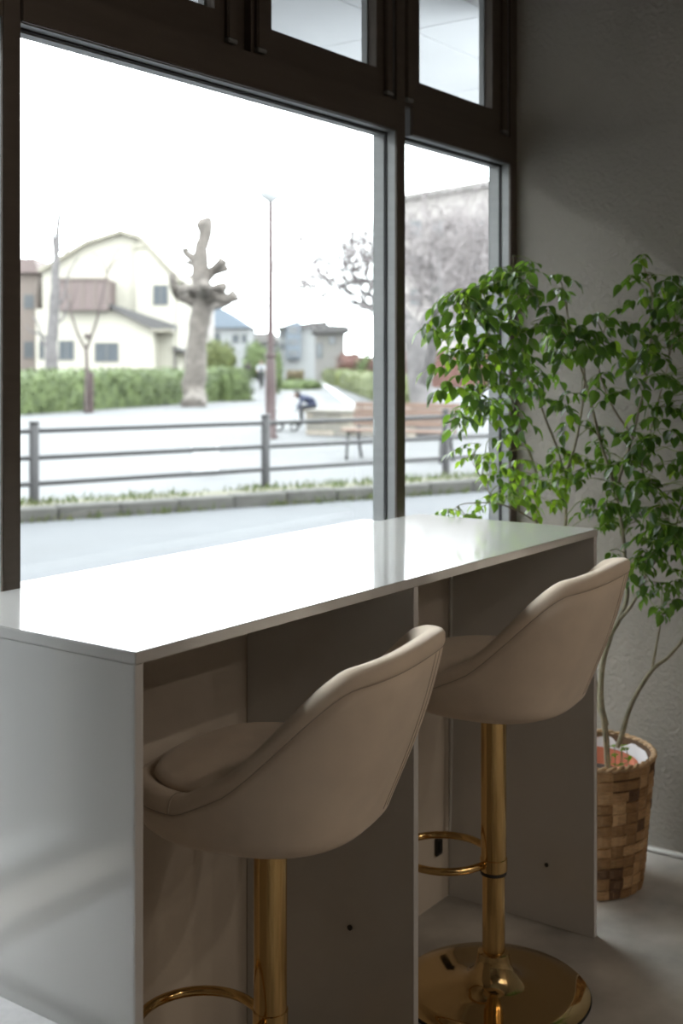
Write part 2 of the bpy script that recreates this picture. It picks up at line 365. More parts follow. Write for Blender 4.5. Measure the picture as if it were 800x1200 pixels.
# ================================================================== COUNTER
XL, XR, Y1, Y2, XD = 1.192, 2.761, 1.211, 1.731, 1.920
ct = thing('window_counter', ((XL + XR) / 2, (Y1 + Y2) / 2, 0), 'white gloss bar counter with open bays along the shop window', 'counter')
TH = 0.018
obj('tabletop', Bx(((XL, Y1, 1 - TH), (XR, Y2, 1)), bev=0.0015), M['laminate'], ct)
for x, nm in ((XL + 0.001, 'side_panel'), (XD, 'divider_panel'), (XR - 0.0175, 'side_panel')):
    p = obj(nm, Bx(((x, Y1 + 0.004, 0.0), (x + 0.0165, 1.624, 1 - TH)), bev=0.0008), M['laminate'], ct)
    obj('edge_band', Bx(((x + 0.0003, Y1 + 0.0025, 0.001), (x + 0.0162, Y1 + 0.0045, 1 - TH - 0.001))), M['edge'], p)
for x, y, z in ((XD - 0.0015, 1.30, 0.965), (XR - 0.019, 1.30, 0.965), (XR - 0.019, 1.34, 0.15), (XD - 0.0015, 1.5, 0.965), (XD - 0.0015, 1.36, 0.30)):
    bm = bmesh.new(); bmesh.ops.create_cone(bm, cap_ends=True, segments=12, radius1=0.0055, radius2=0.005, depth=0.003, matrix=Matrix.Translation((x, y, z)) @ Matrix.Rotation(PI / 2, 4, 'Y'))
    obj('screw_cap', bm, M['dark'], ct)

# ================================================================== BENCH at the left of the counter
be = thing('upholstered_bench', (0.3, 1.39, 0), 'pale grey fabric bench seat against the left counter end', 'bench')
obj('base', Bx(((-0.75, 1.20, 0), (1.17, 1.60, 0.34)), bev=0.004), M['benchbase'], be)
bm = Bx(((-0.78, 1.155, 0.34), (1.188, 1.612, 0.452)), bev=0.022, seg=4)
cu = obj('seat_cushion', bm, M['fabric'], be, smooth=True, angle=50)
obj('piping', Tb([(-0.76, 1.16, 0.432), (1.168, 1.16, 0.432)], 0.004, 6), M['fabric'], cu, smooth=True)

# ================================================================== BAR STOOLS
def stool(loc, rz, seat_z, label, foot):
    t = thing('bar_stool', loc, label, 'bar stool', rz, group='velvet bar stools at the counter')
    # --- gold base and column (local z from the floor)
    b = obj('base', lathe([(0, 0), (0.205, 0), (0.213, 0.004), (0.213, 0.008), (0.207, 0.013), (0.17, 0.0165), (0.115, 0.020), (0.08, 0.026), (0.058, 0.036),
              (0.045, 0.050), (0.038, 0.068), (0.0355, 0.084), (0.035, 0.092), (0.030, 0.095), (0.0, 0.095)], 96), M['goldbase'], t, local=True, smooth=True, angle=40)
    obj('base_ring', lathe([(0.206, 0), (0.214, 0), (0.2155, 0.003), (0.214, 0.006), (0.206, 0.006)], 96), M['rubber'], b, local=True, smooth=True)
    obj('gas_lift', lathe([(0, 0.093), (0.0255, 0.093), (0.0255, 0.30), (0, 0.30)], 40), M['gold'], t, local=True, smooth=True, angle=40)
    sl = obj('column_sleeve', lathe([(0.0262, 0.272), (0.0285, 0.272), (0.0285, seat_z + 0.004), (0.0, seat_z + 0.004)], 40), M['gold'], t, local=True, smooth=True, angle=40)
    obj('collar', lathe([(0.0264, 0.266), (0.0292, 0.266), (0.0298, 0.269), (0.0292, 0.273), (0.0264, 0.273)], 40), M['dark'], sl, local=True, smooth=True, angle=40)
    # footrest loop in front of the column
    R = 0.105; zf = 0.288; cy = 0.024 + R * 0.93; a0 = math.radians(24)
    pts = []
    for k in range(33):
        a = -PI / 2 + a0 + (2 * PI - 2 * a0) * k / 32
        pts.append((R * math.cos(a), cy + R * math.sin(a), zf))
    pts = [(0.016, 0.012, zf)] + pts + [(-0.016, 0.012, zf)]
    pts = [Matrix.Rotation(foot, 3, 'Z') @ Vector(p) for p in pts]
    f = obj('footrest', Tb(pts, 0.0085, 12), M['gold'], t, local=True, smooth=True)
    obj('footrest_clamp', lathe([(0.0285, zf - 0.014), (0.0305, zf - 0.013), (0.0305, zf + 0.013), (0.0285, zf + 0.014)], 40), M['gold'], f, local=True, smooth=True, angle=40)
    bm = bmesh.new(); box(bm, (-0.08, -0.08, seat_z + 0.0), (0.08, 0.08, seat_z + 0.012), 0.003)
    obj('mounting_plate', bm, M['dark'], t, local=True)
    # --- upholstered bucket; phi = 0 at the back, pi at the front
    n = 96
    def outline(phi, a, bb, bf, e):
        s, c = math.sin(phi), math.cos(phi)
        x = a * math.copysign(abs(s) ** e, s); y = -(bb if c > 0 else bf) * math.copysign(abs(c) ** e, c)
        return Vector((x, y, 0))
    def ab(phi): p = abs((phi + PI) % (2 * PI) - PI); return p
    def rimz(phi):
        d = math.degrees(ab(phi))
        z = 0.112 + 0.206 * (1 - sm(42, 104, d)) + 0.028 * (1 - sm(0, 72, d))
        return z - 0.012 * sm(120, 180, d)
    def base(phi): return outline(phi, 0.212, 0.198, 0.205, 0.78)
    def rim(phi):
        d = math.degrees(ab(phi)); k = 1 - sm(44, 104, d)
        return outline(phi, 0.222, 0.215, 0.215, 0.80).lerp(outline(phi, 0.230, 0.292, 0.21, 0.72), k)
    def P3(v, f, z): return Vector((v.x * f, v.y * f, seat_z + z))
    def ring_surface(profile):
        bm = bmesh.new(); rings = []
        cols = [profile(2 * PI * k / n) for k in range(n)]
        m = len(cols[0])
        g = [[bm.verts.new(c) for c in col] for col in cols]
        for k in range(n):
            A, B = g[k], g[(k + 1) % n]
            for j in range(m - 1): bm.faces.new((A[j], A[j + 1], B[j + 1], B[j]))
        bmesh.ops.remove_doubles(bm, verts=bm.verts, dist=1e-5)
        bmesh.ops.recalc_face_normals(bm, faces=bm.faces)
        return bm
    def seam(phi): return max(0.5, 1 - 0.016 / max(0.03, rimz(phi) - 0.064))   # how far up the outer wall the seam lies
    def wall(phi, s):                              # point of the outer wall, s from 0 (lower corner) to 1 (rim)
        b0, r0, z1 = base(phi), rim(phi), rimz(phi)
        q = b0.lerp(r0, s); bul = 1 + 0.035 * math.sin(PI * s)
        return Vector((q.x * bul, q.y * bul, seat_z + 0.050 + (z1 - 0.014 - 0.050) * s))
    def outer(phi):
        b0 = base(phi); col = [P3(b0, 0.0, 0.0), P3(b0, 0.3, 0.001), P3(b0, 0.55, 0.006), P3(b0, 0.78, 0.014), P3(b0, 0.91, 0.025), P3(b0, 0.975, 0.037)]
        for i in range(9): col.append(wall(phi, seam(phi) * i / 8))
        w = wall(phi, seam(phi)); col.append(Vector((w.x * 0.985, w.y * 0.985, w.z + 0.002)))
        return col
    def pad(phi):
        r0, z1, b0 = rim(phi), rimz(phi), base(phi)
        d = math.degrees(ab(phi)); th = 0.042
        L = max(r0.length, 1e-6)
        def inn(dr, z): return P3(r0, 1 - dr / L, z)
        w = wall(phi, seam(phi))
        col = [Vector((w.x * 0.985, w.y * 0.985, w.z + 0.001)), w + Vector((w.x, w.y, 0)) * 0.002 + Vector((0, 0, 0.003)), wall(phi, 0.5 + seam(phi) / 2) + Vector((w.x, w.y, 0)) * 0.003,
               inn(0.0005, z1 - 0.008), inn(0.005, z1 - 0.002), inn(0.014, z1 + 0.001), inn(0.030, z1 - 0.002), inn(th, z1 - 0.012)]
        zi = 0.105
        for i in range(1, 7):
            s = i / 6; zz = (z1 - 0.013) * (1 - s) + zi * s
            p = P3(r0, 1 - th / L, 0).lerp(P3(b0, 0.80, 0), s); p.z = seat_z + zz; col.append(p)
        col.append(P3(b0, 0.4, 0.095)); col.append(P3(b0, 0.0, 0.095))
        return col
    sh = obj('outer_shell', ring_surface(outer), M['velvet'], t, local=True, smooth=True)
    pd = obj('padded_lining', ring_surface(pad), M['velvet_seat'], t, local=True, smooth=True)
    def cush(phi):
        b0 = base(phi); return [P3(b0, 0.84, 0.098), P3(b0, 0.885, 0.110), P3(b0, 0.865, 0.117), P3(b0, 0.80, 0.122), P3(b0, 0.5, 0.124), P3(b0, 0.25, 0.122), P3(b0, 0.0, 0.121)]
    obj('seat_cushion', ring_surface(cush), M['velvet_seat'], t, local=True, smooth=True)
    pts = [wall(2 * PI * k / n, seam(2 * PI * k / n)) * 1.0 for k in range(n)]
    obj('seam_piping', Tb([Vector((p.x * 1.001, p.y * 1.001, p.z + 0.002)) for p in pts], 0.0009, 6, closed=True), M['thread'], sh, local=True, smooth=True)
    for ph in (math.radians(3), math.radians(7)):    # double seam up the middle of the back
        obj('back_seam', Tb([wall(ph, s / 12 * seam(ph)) for s in range(13)], 0.0009, 6), M['thread'], sh, local=True, smooth=True)
    for sg in (-1, 1):                              # short join across the band where the back meets the seat
        ph = sg * math.radians(104)
        w = pad(ph)
        obj('band_join', Tb([Vector((q.x, q.y, q.z)) * 1.0 for q in w[1:8]], 0.0013, 6), M['thread'], pd, local=True, smooth=True)
    return t
stool((1.595, 1.297, 0), math.radians(13), 0.614, 'beige velvet bucket bar stool with gold column, nearest the camera', math.radians(32))
stool((2.378, 1.292, 0), math.radians(7), 0.636, 'beige velvet bucket bar stool standing beside the plant end of the counter', 0)

# power cable, socket and skirting cable
c = Vector((2.735, 1.612, 0))
bm = Tb(smoothpath([(2.70, 1.60, 0.975), (2.715, 1.60, 0.85), (2.722, 1.605, 0.72), (2.715, 1.60, 0.60), (2.725, 1.605, 0.45), (2.722, 1.606, 0.25), (2.715, 1.606, 0.17)], 6), 0.0035, 8)
cb = tag(obj('power_cable', bm, M['cable'], smooth=True), 'thin white power cable hanging in the corner under the counter', 'cable')
obj('inline_switch', Bx(((2.705, 1.590, 0.60), (2.731, 1.612, 0.68)), bev=0.004), M['cable'], cb)
sk = thing('wall_socket', (2.66, 1.625, 0.2), 'small dark wall socket low under the counter', 'socket')
obj('plate', Bx(((2.672, 1.617, 0.125), (2.702, 1.6255, 0.175)), bev=0.003), M['dark'], sk)
obj('outlet_face', Bx(((2.678, 1.614, 0.135), (2.696, 1.618, 0.165)), bev=0.001), M['rubber'], sk)
tag(obj('floor_cable', Tb(smoothpath([(3.352, -2.2, 0.007), (3.345, -0.6, 0.007), (3.338, 0.6, 0.007), (3.335, 1.1, 0.007), (3.33, 1.35, 0.007), (3.35, 1.56, 0.007)], 8), 0.007, 8), M['cable'], smooth=True),
    'thick white cable lying along the foot of the plaster wall', 'cable')

# ================================================================== BASKET, POT, PLANT
BC = Vector((3.054, 1.366, 0)); RB, RT, ZB = 0.140, 0.175, 0.352
bk = thing('woven_basket', BC, 'brown plaited basket planter on the concrete floor by the wall', 'basket')
def br(z): s = z / ZB; return RB + (RT - RB) * (s ** 0.8)
obj('basket_body', lathe([(0, 0.004), (RB - 0.008, 0.004)] + [(br(ZB * i / 10) - 0.006, ZB * i / 10 + 0.002) for i in range(1, 11)] + [(br(ZB * i / 10) - 0.012, ZB * i / 10 + 0.002) for i in range(10, 0, -1)] + [(0, 0.012)], 48), M['basketcore'], bk, local=True, smooth=True, angle=40)
rows, ncol = 12, 24
for i in range(rows):
    z0, z1 = ZB * i / rows, ZB * (i + 1) / rows
    da = 2 * PI / ncol
    meshes = []
    for kind in range(2):                           # 0: wide horizontal strip lying over, 1: upright strip
        for m in range(4):
            bm = bmesh.new(); g = []
            ex = 0.10 if kind == 0 else -0.04; ez = -0.08 if kind == 0 else 0.10
            for a in range(4):
                an = -da / 2 * (1 + ex) + da * (1 + ex) * a / 3
                colv = []
                for q, (zz, dr) in enumerate(((z0 - (z1 - z0) * ez, -0.004), (z0 + 0.15 * (z1 - z0), 0.001), (z1 - 0.15 * (z1 - z0), 0.001), (z1 + (z1 - z0) * ez, -0.004))):
                    edge = -0.004 if a in (0, 3) else 0.0015
                    rr = br(zz if zz > 0 else 0) + min(dr, edge) + (0.0015 if kind == 0 else 0.0)
                    colv.append(bm.verts.new((rr * math.cos(an), rr * math.sin(an), max(0.001, zz))))
                g.append(colv)
            for a in range(3):
                for q in range(3): bm.faces.new((g[a][q], g[a + 1][q], g[a + 1][q + 1], g[a][q + 1]))
            me = bpy.data.meshes.new('woven_strip'); bm.to_mesh(me); bm.free(); me.materials.append(WV[m]); meshes.append(me)
    for j in range(ncol):
        k = (i + j) % 2
        if random.random() < 0.15: k = 1 - k
        m = random.choices(range(4), (4, 3, 2, 1.6))[0]
        o = link('woven_strip', meshes[k * 4 + m], bk, local=True); o.rotation_euler.z = (j + 0.5) * da + (i % 2) * 0.02
bm = bmesh.new()
for ph in (0, PI):
    pts = []
    for k in range(160):
        a = 2 * PI * k / 160; w = a * 22 + ph
        pts.append(((RT - 0.003 + 0.004 * math.cos(w)) * math.cos(a), (RT - 0.003 + 0.004 * math.cos(w)) * math.sin(a), ZB + 0.002 + 0.004 * math.sin(w)))
    tube(bm, pts, 0.005, 6, closed=True)
obj('rim_braid', bm, M['rim'], bk, local=True, smooth=True)
# liner
bm = bmesh.new(); g = []
for k in range(72):
    a = 2 * PI * k / 72; col = []
    for s in range(7):
        z = 0.20 + 0.15 * s / 6 + (0.006 * math.sin(a * 7) + 0.005 * math.sin(a * 13 + 1)) * s / 6 - 0.008
        rr = br(z) - 0.014 - 0.005 * abs(math.sin(a * 9 + s)) - 0.002 * abs(math.sin(a * 17 + s * 2))
        col.append(bm.verts.new((rr * math.cos(a), rr * math.sin(a), z)))
    g.append(col)
for k in range(72):
    A, B = g[k], g[(k + 1) % 72]
    for s in range(6): bm.faces.new((A[s], B[s], B[s + 1], A[s + 1]))
obj('plastic_liner', bm, M['liner'], bk, local=True, smooth=True)
pot = thing('terracotta_pot', BC + Vector((0.0, 0.0, 0.014)), 'terracotta flower pot standing inside the plaited basket', 'flower pot')
obj('pot_body', lathe([(0, 0), (0.085, 0), (0.118, 0.27), (0.129, 0.272), (0.131, 0.31), (0.120, 0.312), (0.116, 0.285), (0.113, 0.27), (0.0, 0.27)], 48), M['terra'], pot, local=True, smooth=True, angle=35)
obj('soil', lathe([(0.114, 0.268), (0.08, 0.278), (0, 0.284)], 32), M['soil'], pot, local=True, smooth=True)

PT = BC + Vector((0, 0, 0.295))
pl = thing('leafy_plant', PT, 'tall leafy green houseplant growing from the basket beside the window', 'plant')
stems = []                                           # (points, radii)
def stem(ctrl, r0, r1, sub=7, m='stem'):
    pts = smoothpath(ctrl, sub); N = len(pts)
    pts = [p + Vector((noise.noise(p * 9), noise.noise(p * 9 + Vector((5, 0, 0))), 0)) * 0.008 for p in pts]
    rr = [r0 + (r1 - r0) * i / (N - 1) for i in range(N)]
    obj('stem', Tb(pts, rr, 7), M[m], pl, smooth=True); stems.append((pts, rr)); return pts
B0 = px(712, 884, 3.22); B0.z = 0.27
trunk = stem([B0, px(706, 800, 3.22), px(716, 748, 3.22), px(725, 728, 3.22), px(734, 694, 3.24), px(732, 640, 3.26), px(724, 576, 3.27), px(740, 512, 3.27), px(756, 440, 3.26), px(764, 360, 3.25), px(752, 305, 3.24)], 0.0085, 0.002)
stem([px(722, 876, 3.20) * 1.0, px(743, 820, 3.20), px(764, 785, 3.19), px(786, 768, 3.19), px(803, 742, 3.19), px(812, 690, 3.2)], 0.007, 0.003)
stem([px(764, 785, 3.19), px(770, 755, 3.2), px(774, 720, 3.22)], 0.004, 0.002)
stem([px(725, 728, 3.22), px(745, 700, 3.20), px(760, 670, 3.20), px(788, 624, 3.2), px(752, 556, 3.22), px(770, 480, 3.22), px(790, 380, 3.2)], 0.005, 0.0015)
stem([px(710, 850, 3.24), px(690, 760, 3.32), px(662, 660, 3.42), px(662, 612, 3.44), px(664, 560, 3.44), px(676, 504, 3.42), px(684, 440, 3.38), px(668, 380, 3.34), px(655, 330, 3.32)], 0.007, 0.0015)
stem([px(708, 845, 3.26), px(672, 760, 3.38), px(634, 660, 3.48), px(630, 612, 3.48), px(628, 560, 3.46), px(610, 500, 3.40), px(584, 416, 3.28), px(560, 376, 3.20), px(530, 350, 3.14)], 0.007, 0.0012)
stem([px(664, 560, 3.44), px(640, 490, 3.38), px(612, 410, 3.34), px(605, 340, 3.34), px(600, 300, 3.34)], 0.004, 0.0012)
stem([px(724, 576, 3.27), px(700, 510, 3.28), px(684, 440, 3.24), px(660, 390, 3.2), px(630, 360, 3.16)], 0.005, 0.0012)
stem([px(630, 612, 3.48), px(610, 600, 3.44), px(580, 590, 3.34), px(545, 590, 3.24), px(530, 598, 3.2)], 0.0025, 0.001)
stem([px(580, 590, 3.34), px(566, 568, 3.3), px(552, 540, 3.26)], 0.002, 0.001)
stem([px(740, 512, 3.27), px(712, 470, 3.26), px(700, 420, 3.25), px(712, 370, 3.22)], 0.0035, 0.0012)
stem([px(584, 416, 3.28), px(570, 450, 3.22), px(556, 480, 3.18)], 0.0025, 0.001)
NODES = [(p, i) for i, (pts, rr) in enumerate(stems) for p in pts if p.z > 0.62]
# leaf shapes
LEAF = []
for var in range(4):
    bm = bmesh.new(); rowsL = [(0.0, 0.0), (0.10, 0.17), (0.30, 0.27), (0.52, 0.265), (0.76, 0.16), (0.90, 0.06), (1.0, 0.0)]
    droop = (0.10, 0.22, 0.34, 0.16)[var]; fold = (0.28, 0.20, 0.35, 0.45)[var]; tw = (0.0, 0.15, -0.15, 0.05)[var]
    L_, C_, R_ = [], [], []
    for y, w in rowsL:
        zc = -droop * y * y; x0 = tw * y * y * 0.4
        c_ = bm.verts.new((x0, y, zc)); C_.append(c_)
        if w > 0:
            L_.append(bm.verts.new((x0 - w, y - 0.02, zc + fold * w))); R_.append(bm.verts.new((x0 + w, y - 0.02, zc + fold * w)))
        else: L_.append(c_); R_.append(c_)
    for i in range(len(rowsL) - 1):
        for A, sg in ((L_, 1), (R_, -1)):
            f = [A[i], C_[i], C_[i + 1], A[i + 1]]; f2 = []
            for v in f:
                if v not in f2: f2.append(v)
            if len(f2) >= 3: bm.faces.new(f2 if sg > 0 else f2[::-1])
    me = bpy.data.meshes.new('leaf'); bm.to_mesh(me); bm.free(); me.materials.append(M['leaf'])
    me.polygons.foreach_set('use_smooth', [True] * len(me.polygons)); LEAF.append(me)
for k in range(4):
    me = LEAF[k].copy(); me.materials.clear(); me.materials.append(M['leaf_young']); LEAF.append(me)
YOUNG = 0.0
leaves = []; twigbm = bmesh.new()
def ok(p): return p.x < XW - 0.015 and p.y < YW - 0.015 and not (p.z < 1.005 and p.x < XR + 0.01) and p.z > 0.55
def leaf_at(p, d, size):
    d = d.normalized(); tip = p + d * size
    if not (ok(p) and ok(tip)): return
    up = Vector((random.gauss(0, 0.35), random.gauss(0, 0.35), 1)); up = (up - d * up.dot(d))
    if up.length < 1e-3: up = d.orthogonal()
    up.normalize(); x = d.cross(up)
    m = Matrix((x, d, up)).transposed().to_4x4() @ Matrix.Diagonal((size, size, size, 1)); m.translation = p
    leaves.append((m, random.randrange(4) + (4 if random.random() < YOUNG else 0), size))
def spray(tgt, size=0.05, nl=7):
    node = min(NODES, key=lambda q: (q[0] - tgt).length + 0.6 * max(0, q[0].z - tgt.z + 0.02) + random.uniform(0, 0.06))[0]
    v = tgt - node; hv = Vector((v.x, v.y, 0.0))
    if hv.length < 0.02: hv = Vector((random.gauss(0, 1), random.gauss(0, 1), 0))
    hv.normalize(); hv = (hv + Vector((random.gauss(0, .6), random.gauss(0, .6), 0))).normalized()
    ln = size * random.uniform(2.0, 3.2)
    b0 = tgt - hv * ln * 0.5; e0 = tgt + hv * ln * 0.5 - Vector((0, 0, ln * random.uniform(0.1, 0.5)))
    m0 = (b0 + e0) / 2 + Vector((0, 0, ln * 0.14))
    pts = smoothpath([node, node.lerp(b0, 0.5) + Vector((0, 0, 0.10 * (b0 - node).length)), b0, m0, e0], 4)
    if not all(ok(p) for p in pts[2:]): return
    tube(twigbm, pts, [0.0017 - 0.0011 * i / (len(pts) - 1) for i in range(len(pts))], 4)
    run = pts[8:]; axis = (e0 - b0).normalized(); side = axis.cross(Vector((0, 0, 1))).normalized()
    leaf_at(e0, axis + Vector((0, 0, -0.6)), size * random.uniform(0.9, 1.2))
    for k in range(nl):
        f = (k // 2 + 0.5) / (nl / 2) * (len(run) - 1) * 0.93; i = min(int(f), len(run) - 2); p = run[i].lerp(run[i + 1], f - i)
        sd = side * (1 if k % 2 else -1)
        d = axis * random.uniform(0.1, 0.6) + sd * random.uniform(0.5, 1.0) + Vector((0, 0, random.uniform(-1.3, -0.1))) + Vector((random.gauss(0, .15), random.gauss(0, .15), 0))
        leaf_at(p + sd * 0.003, d, size * random.uniform(0.7, 1.1))
BL = [  # u, v, ru, rv, d0, d1, count, leaf size
    (535, 365, 34, 32, 3.02, 3.20, 14, 0.058), (575, 350, 42, 36, 3.08, 3.34, 18, 0.055), (610, 318, 34, 24, 3.15, 3.42, 8, 0.052), (662, 326, 18, 18, 3.2, 3.45, 4, 0.048),
    (560, 430, 46, 45, 3.08, 3.26, 20, 0.056), (620, 395, 52, 55, 3.05, 3.40, 20, 0.056), (672, 400, 46, 52, 3.02, 3.32, 19, 0.058), (600, 470, 52, 36, 3.12, 3.44, 16, 0.052),
    (640, 455, 40, 30, 3.1, 3.4, 5, 0.05), (560, 480, 26, 24, 3.1, 3.24, 7, 0.050), (610, 540, 44, 36, 3.25, 3.50, 20, 0.042), (600, 590, 40, 18, 3.25, 3.48, 12, 0.040), (540, 596, 24, 10, 3.16, 3.26, 7, 0.038), (548, 532, 12, 12, 3.22, 3.3, 4, 0.036),
    (660, 560, 34, 40, 3.25, 3.5, 14, 0.042), (680, 510, 40, 40, 3.2, 3.48, 4, 0.046), (712, 545, 30, 36, 3.2, 3.42, 12, 0.045), (700, 600, 34, 20, 3.2, 3.4, 8, 0.042),
    (720, 430, 28, 50, 3.15, 3.40, 4, 0.050), (752, 312, 8, 16, 3.2, 3.26, 3, 0.05), (768, 390, 42, 46, 3.08, 3.34, 24, 0.054), (800, 350, 26, 30, 3.05, 3.30, 10, 0.052),
    (780, 455, 36, 36, 3.08, 3.36, 8, 0.056), (765, 530, 46, 42, 3.05, 3.36, 22, 0.052), (752, 590, 46, 36, 3.05, 3.38, 18, 0.048), (796, 600, 24, 34, 3.02, 3.3, 10, 0.052),
    (765, 640, 44, 26, 3.08, 3.36, 14, 0.044), (780, 690, 36, 30, 3.06, 3.34, 12, 0.042), (745, 668, 22, 20, 3.1, 3.3, 5, 0.04), (776, 818, 12, 4, 3.16, 3.2, 2, 0.022), (830, 450, 30, 120, 3.0, 3.25, 22, 0.052), (840, 620, 30, 80, 3.0, 3.25, 14, 0.05)]
for u, v, ru, rv, d0, d1, cnt, sz in BL:
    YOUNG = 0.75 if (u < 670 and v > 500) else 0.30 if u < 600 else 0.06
    for _ in range(max(1, round(cnt * 0.85))):
        a = random.uniform(0, 2 * PI); q = math.sqrt(random.random())
        if v < 800: spray(px(u + ru * q * math.cos(a), v + rv * q * math.sin(a), random.uniform(d0, d1)), sz * 0.76, random.choice((6, 7, 8)))
# young shoots at the soil
for k in range(9):
    p = px(random.uniform(702, 738), 885, 3.2); p.z = 0.30; q = p + Vector((random.uniform(-.03, .03), random.uniform(-.04, .02), random.uniform(0.03, 0.09)))
    tube(twigbm, [p, (p + q) / 2 + Vector((0.005, 0, 0.01)), q], 0.0012, 4)
    for _ in range(3):
        d = Vector((random.gauss(0, 1), random.gauss(0, 1), 0.3)).normalized()
        m = Matrix((d.cross(Vector((0, 0, 1))).normalized(), d, Vector((0, 0, 1)))).transposed().to_4x4() @ Matrix.Diagonal((0.022, 0.022, 0.022, 1)); m.translation = q
        leaves.append((m, 5, 0.02))
obj('twigs', twigbm, M['twig'], pl, smooth=True)['kind'] = 'stuff'
def inview(p):
    d = p.x * CA + p.y * SA; r = p.x * SA - p.y * CA
    return 400 + F * r / d < 805
leaves.sort(key=lambda q: -(q[2] / (q[0].translation.length)) * (1 if inview(q[0].translation) else 0.01))
Tinv = Matrix.Translation(-PT)
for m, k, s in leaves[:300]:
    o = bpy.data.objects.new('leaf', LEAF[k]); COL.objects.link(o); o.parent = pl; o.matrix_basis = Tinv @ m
verts, faces = [], []
raw = [([v.co.copy() for v in me.vertices], [tuple(p.vertices) for p in me.polygons]) for me in LEAF]
mi = []
for m, k, s in leaves[300:]:
    b = len(verts); vs, fs = raw[k]
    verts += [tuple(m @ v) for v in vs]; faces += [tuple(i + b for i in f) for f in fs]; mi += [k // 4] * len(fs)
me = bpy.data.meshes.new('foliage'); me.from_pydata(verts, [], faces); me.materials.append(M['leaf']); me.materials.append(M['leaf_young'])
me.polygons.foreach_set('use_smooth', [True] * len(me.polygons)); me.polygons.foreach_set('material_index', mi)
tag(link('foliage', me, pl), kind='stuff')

# ================================================================== STREET RAILING
f0, f1 = gp(40, 591, P), gp(311, 571, P)
fd = (f1 - f0); SP = fd.length; fd.normalize()
rl = thing('street_railing', f0, 'dark metal three-rail railing along the far kerb', 'railing')
zt = H - (493 - V0) / F * f0.dot(ED)
ra = math.atan2(fd.y, fd.x)
for i in range(-1, 5):
    b = f0 + fd * SP * i
    p = obj('post', lathe([(0, 0), (0.048, 0), (0.048, zt - P - 0.05), (0.040, zt - P - 0.035), (0.052, zt - P - 0.03), (0.055, zt - P - 0.012), (0.04, zt - P), (0, zt - P)], 14, (b.x, b.y, P)), M['fence'], rl, smooth=True, angle=40)
for v in (505, 536.5, 567):
    z = H - (v - V0) / F * f0.dot(ED)
    obj('rail', Tb([f0 - fd * SP * 1.5 + Vector((0, 0, z - P)), f0 + fd * SP * 5 + Vector((0, 0, z - P))], 0.024, 10), M['fence'], rl, smooth=True)

# ================================================================== LAMP POST
lp = gp(317, 514, P); D = lp.dot(ED); pxm = D / F
lt = thing('lamp_post', lp, 'slim maroon street lamp post behind the railing', 'lamp post')
h1 = (514 - 425) * pxm; h2 = (514 - 236) * pxm
obj('lower_pole', lathe([(0, 0), (0.13, 0), (0.13, 0.05), (0.105, 0.08), (0.100, 0.9), (0.092, h1), (0.055, h1 + 0.12), (0, h1 + 0.12)], 16), M['lamp'], lt, local=True, smooth=True, angle=40)
obj('upper_pole', lathe([(0.07, h1), (0.062, h1 + 0.1), (0.050, h2), (0, h2)], 16), M['lamp'], lt, local=True, smooth=True, angle=40)
obj('collar_band', lathe([(0.096, 1.48), (0.104, 1.49), (0.104, 1.53), (0.096, 1.54)], 16), M['lamp'], lt, local=True, smooth=True)
ln = obj('lantern', lathe([(0.05, h2 - 0.02), (0.08, h2), (0.20, h2 + 0.08), (0.235, h2 + 0.30), (0.20, h2 + 0.36), (0, h2 + 0.38)], 20), M['lampglass'], lt, local=True, smooth=True)
obj('lantern_cap', lathe([(0.245, h2 + 0.30), (0.26, h2 + 0.33), (0.10, h2 + 0.42), (0, h2 + 0.43)], 20), M['white'], ln, local=True, smooth=True)

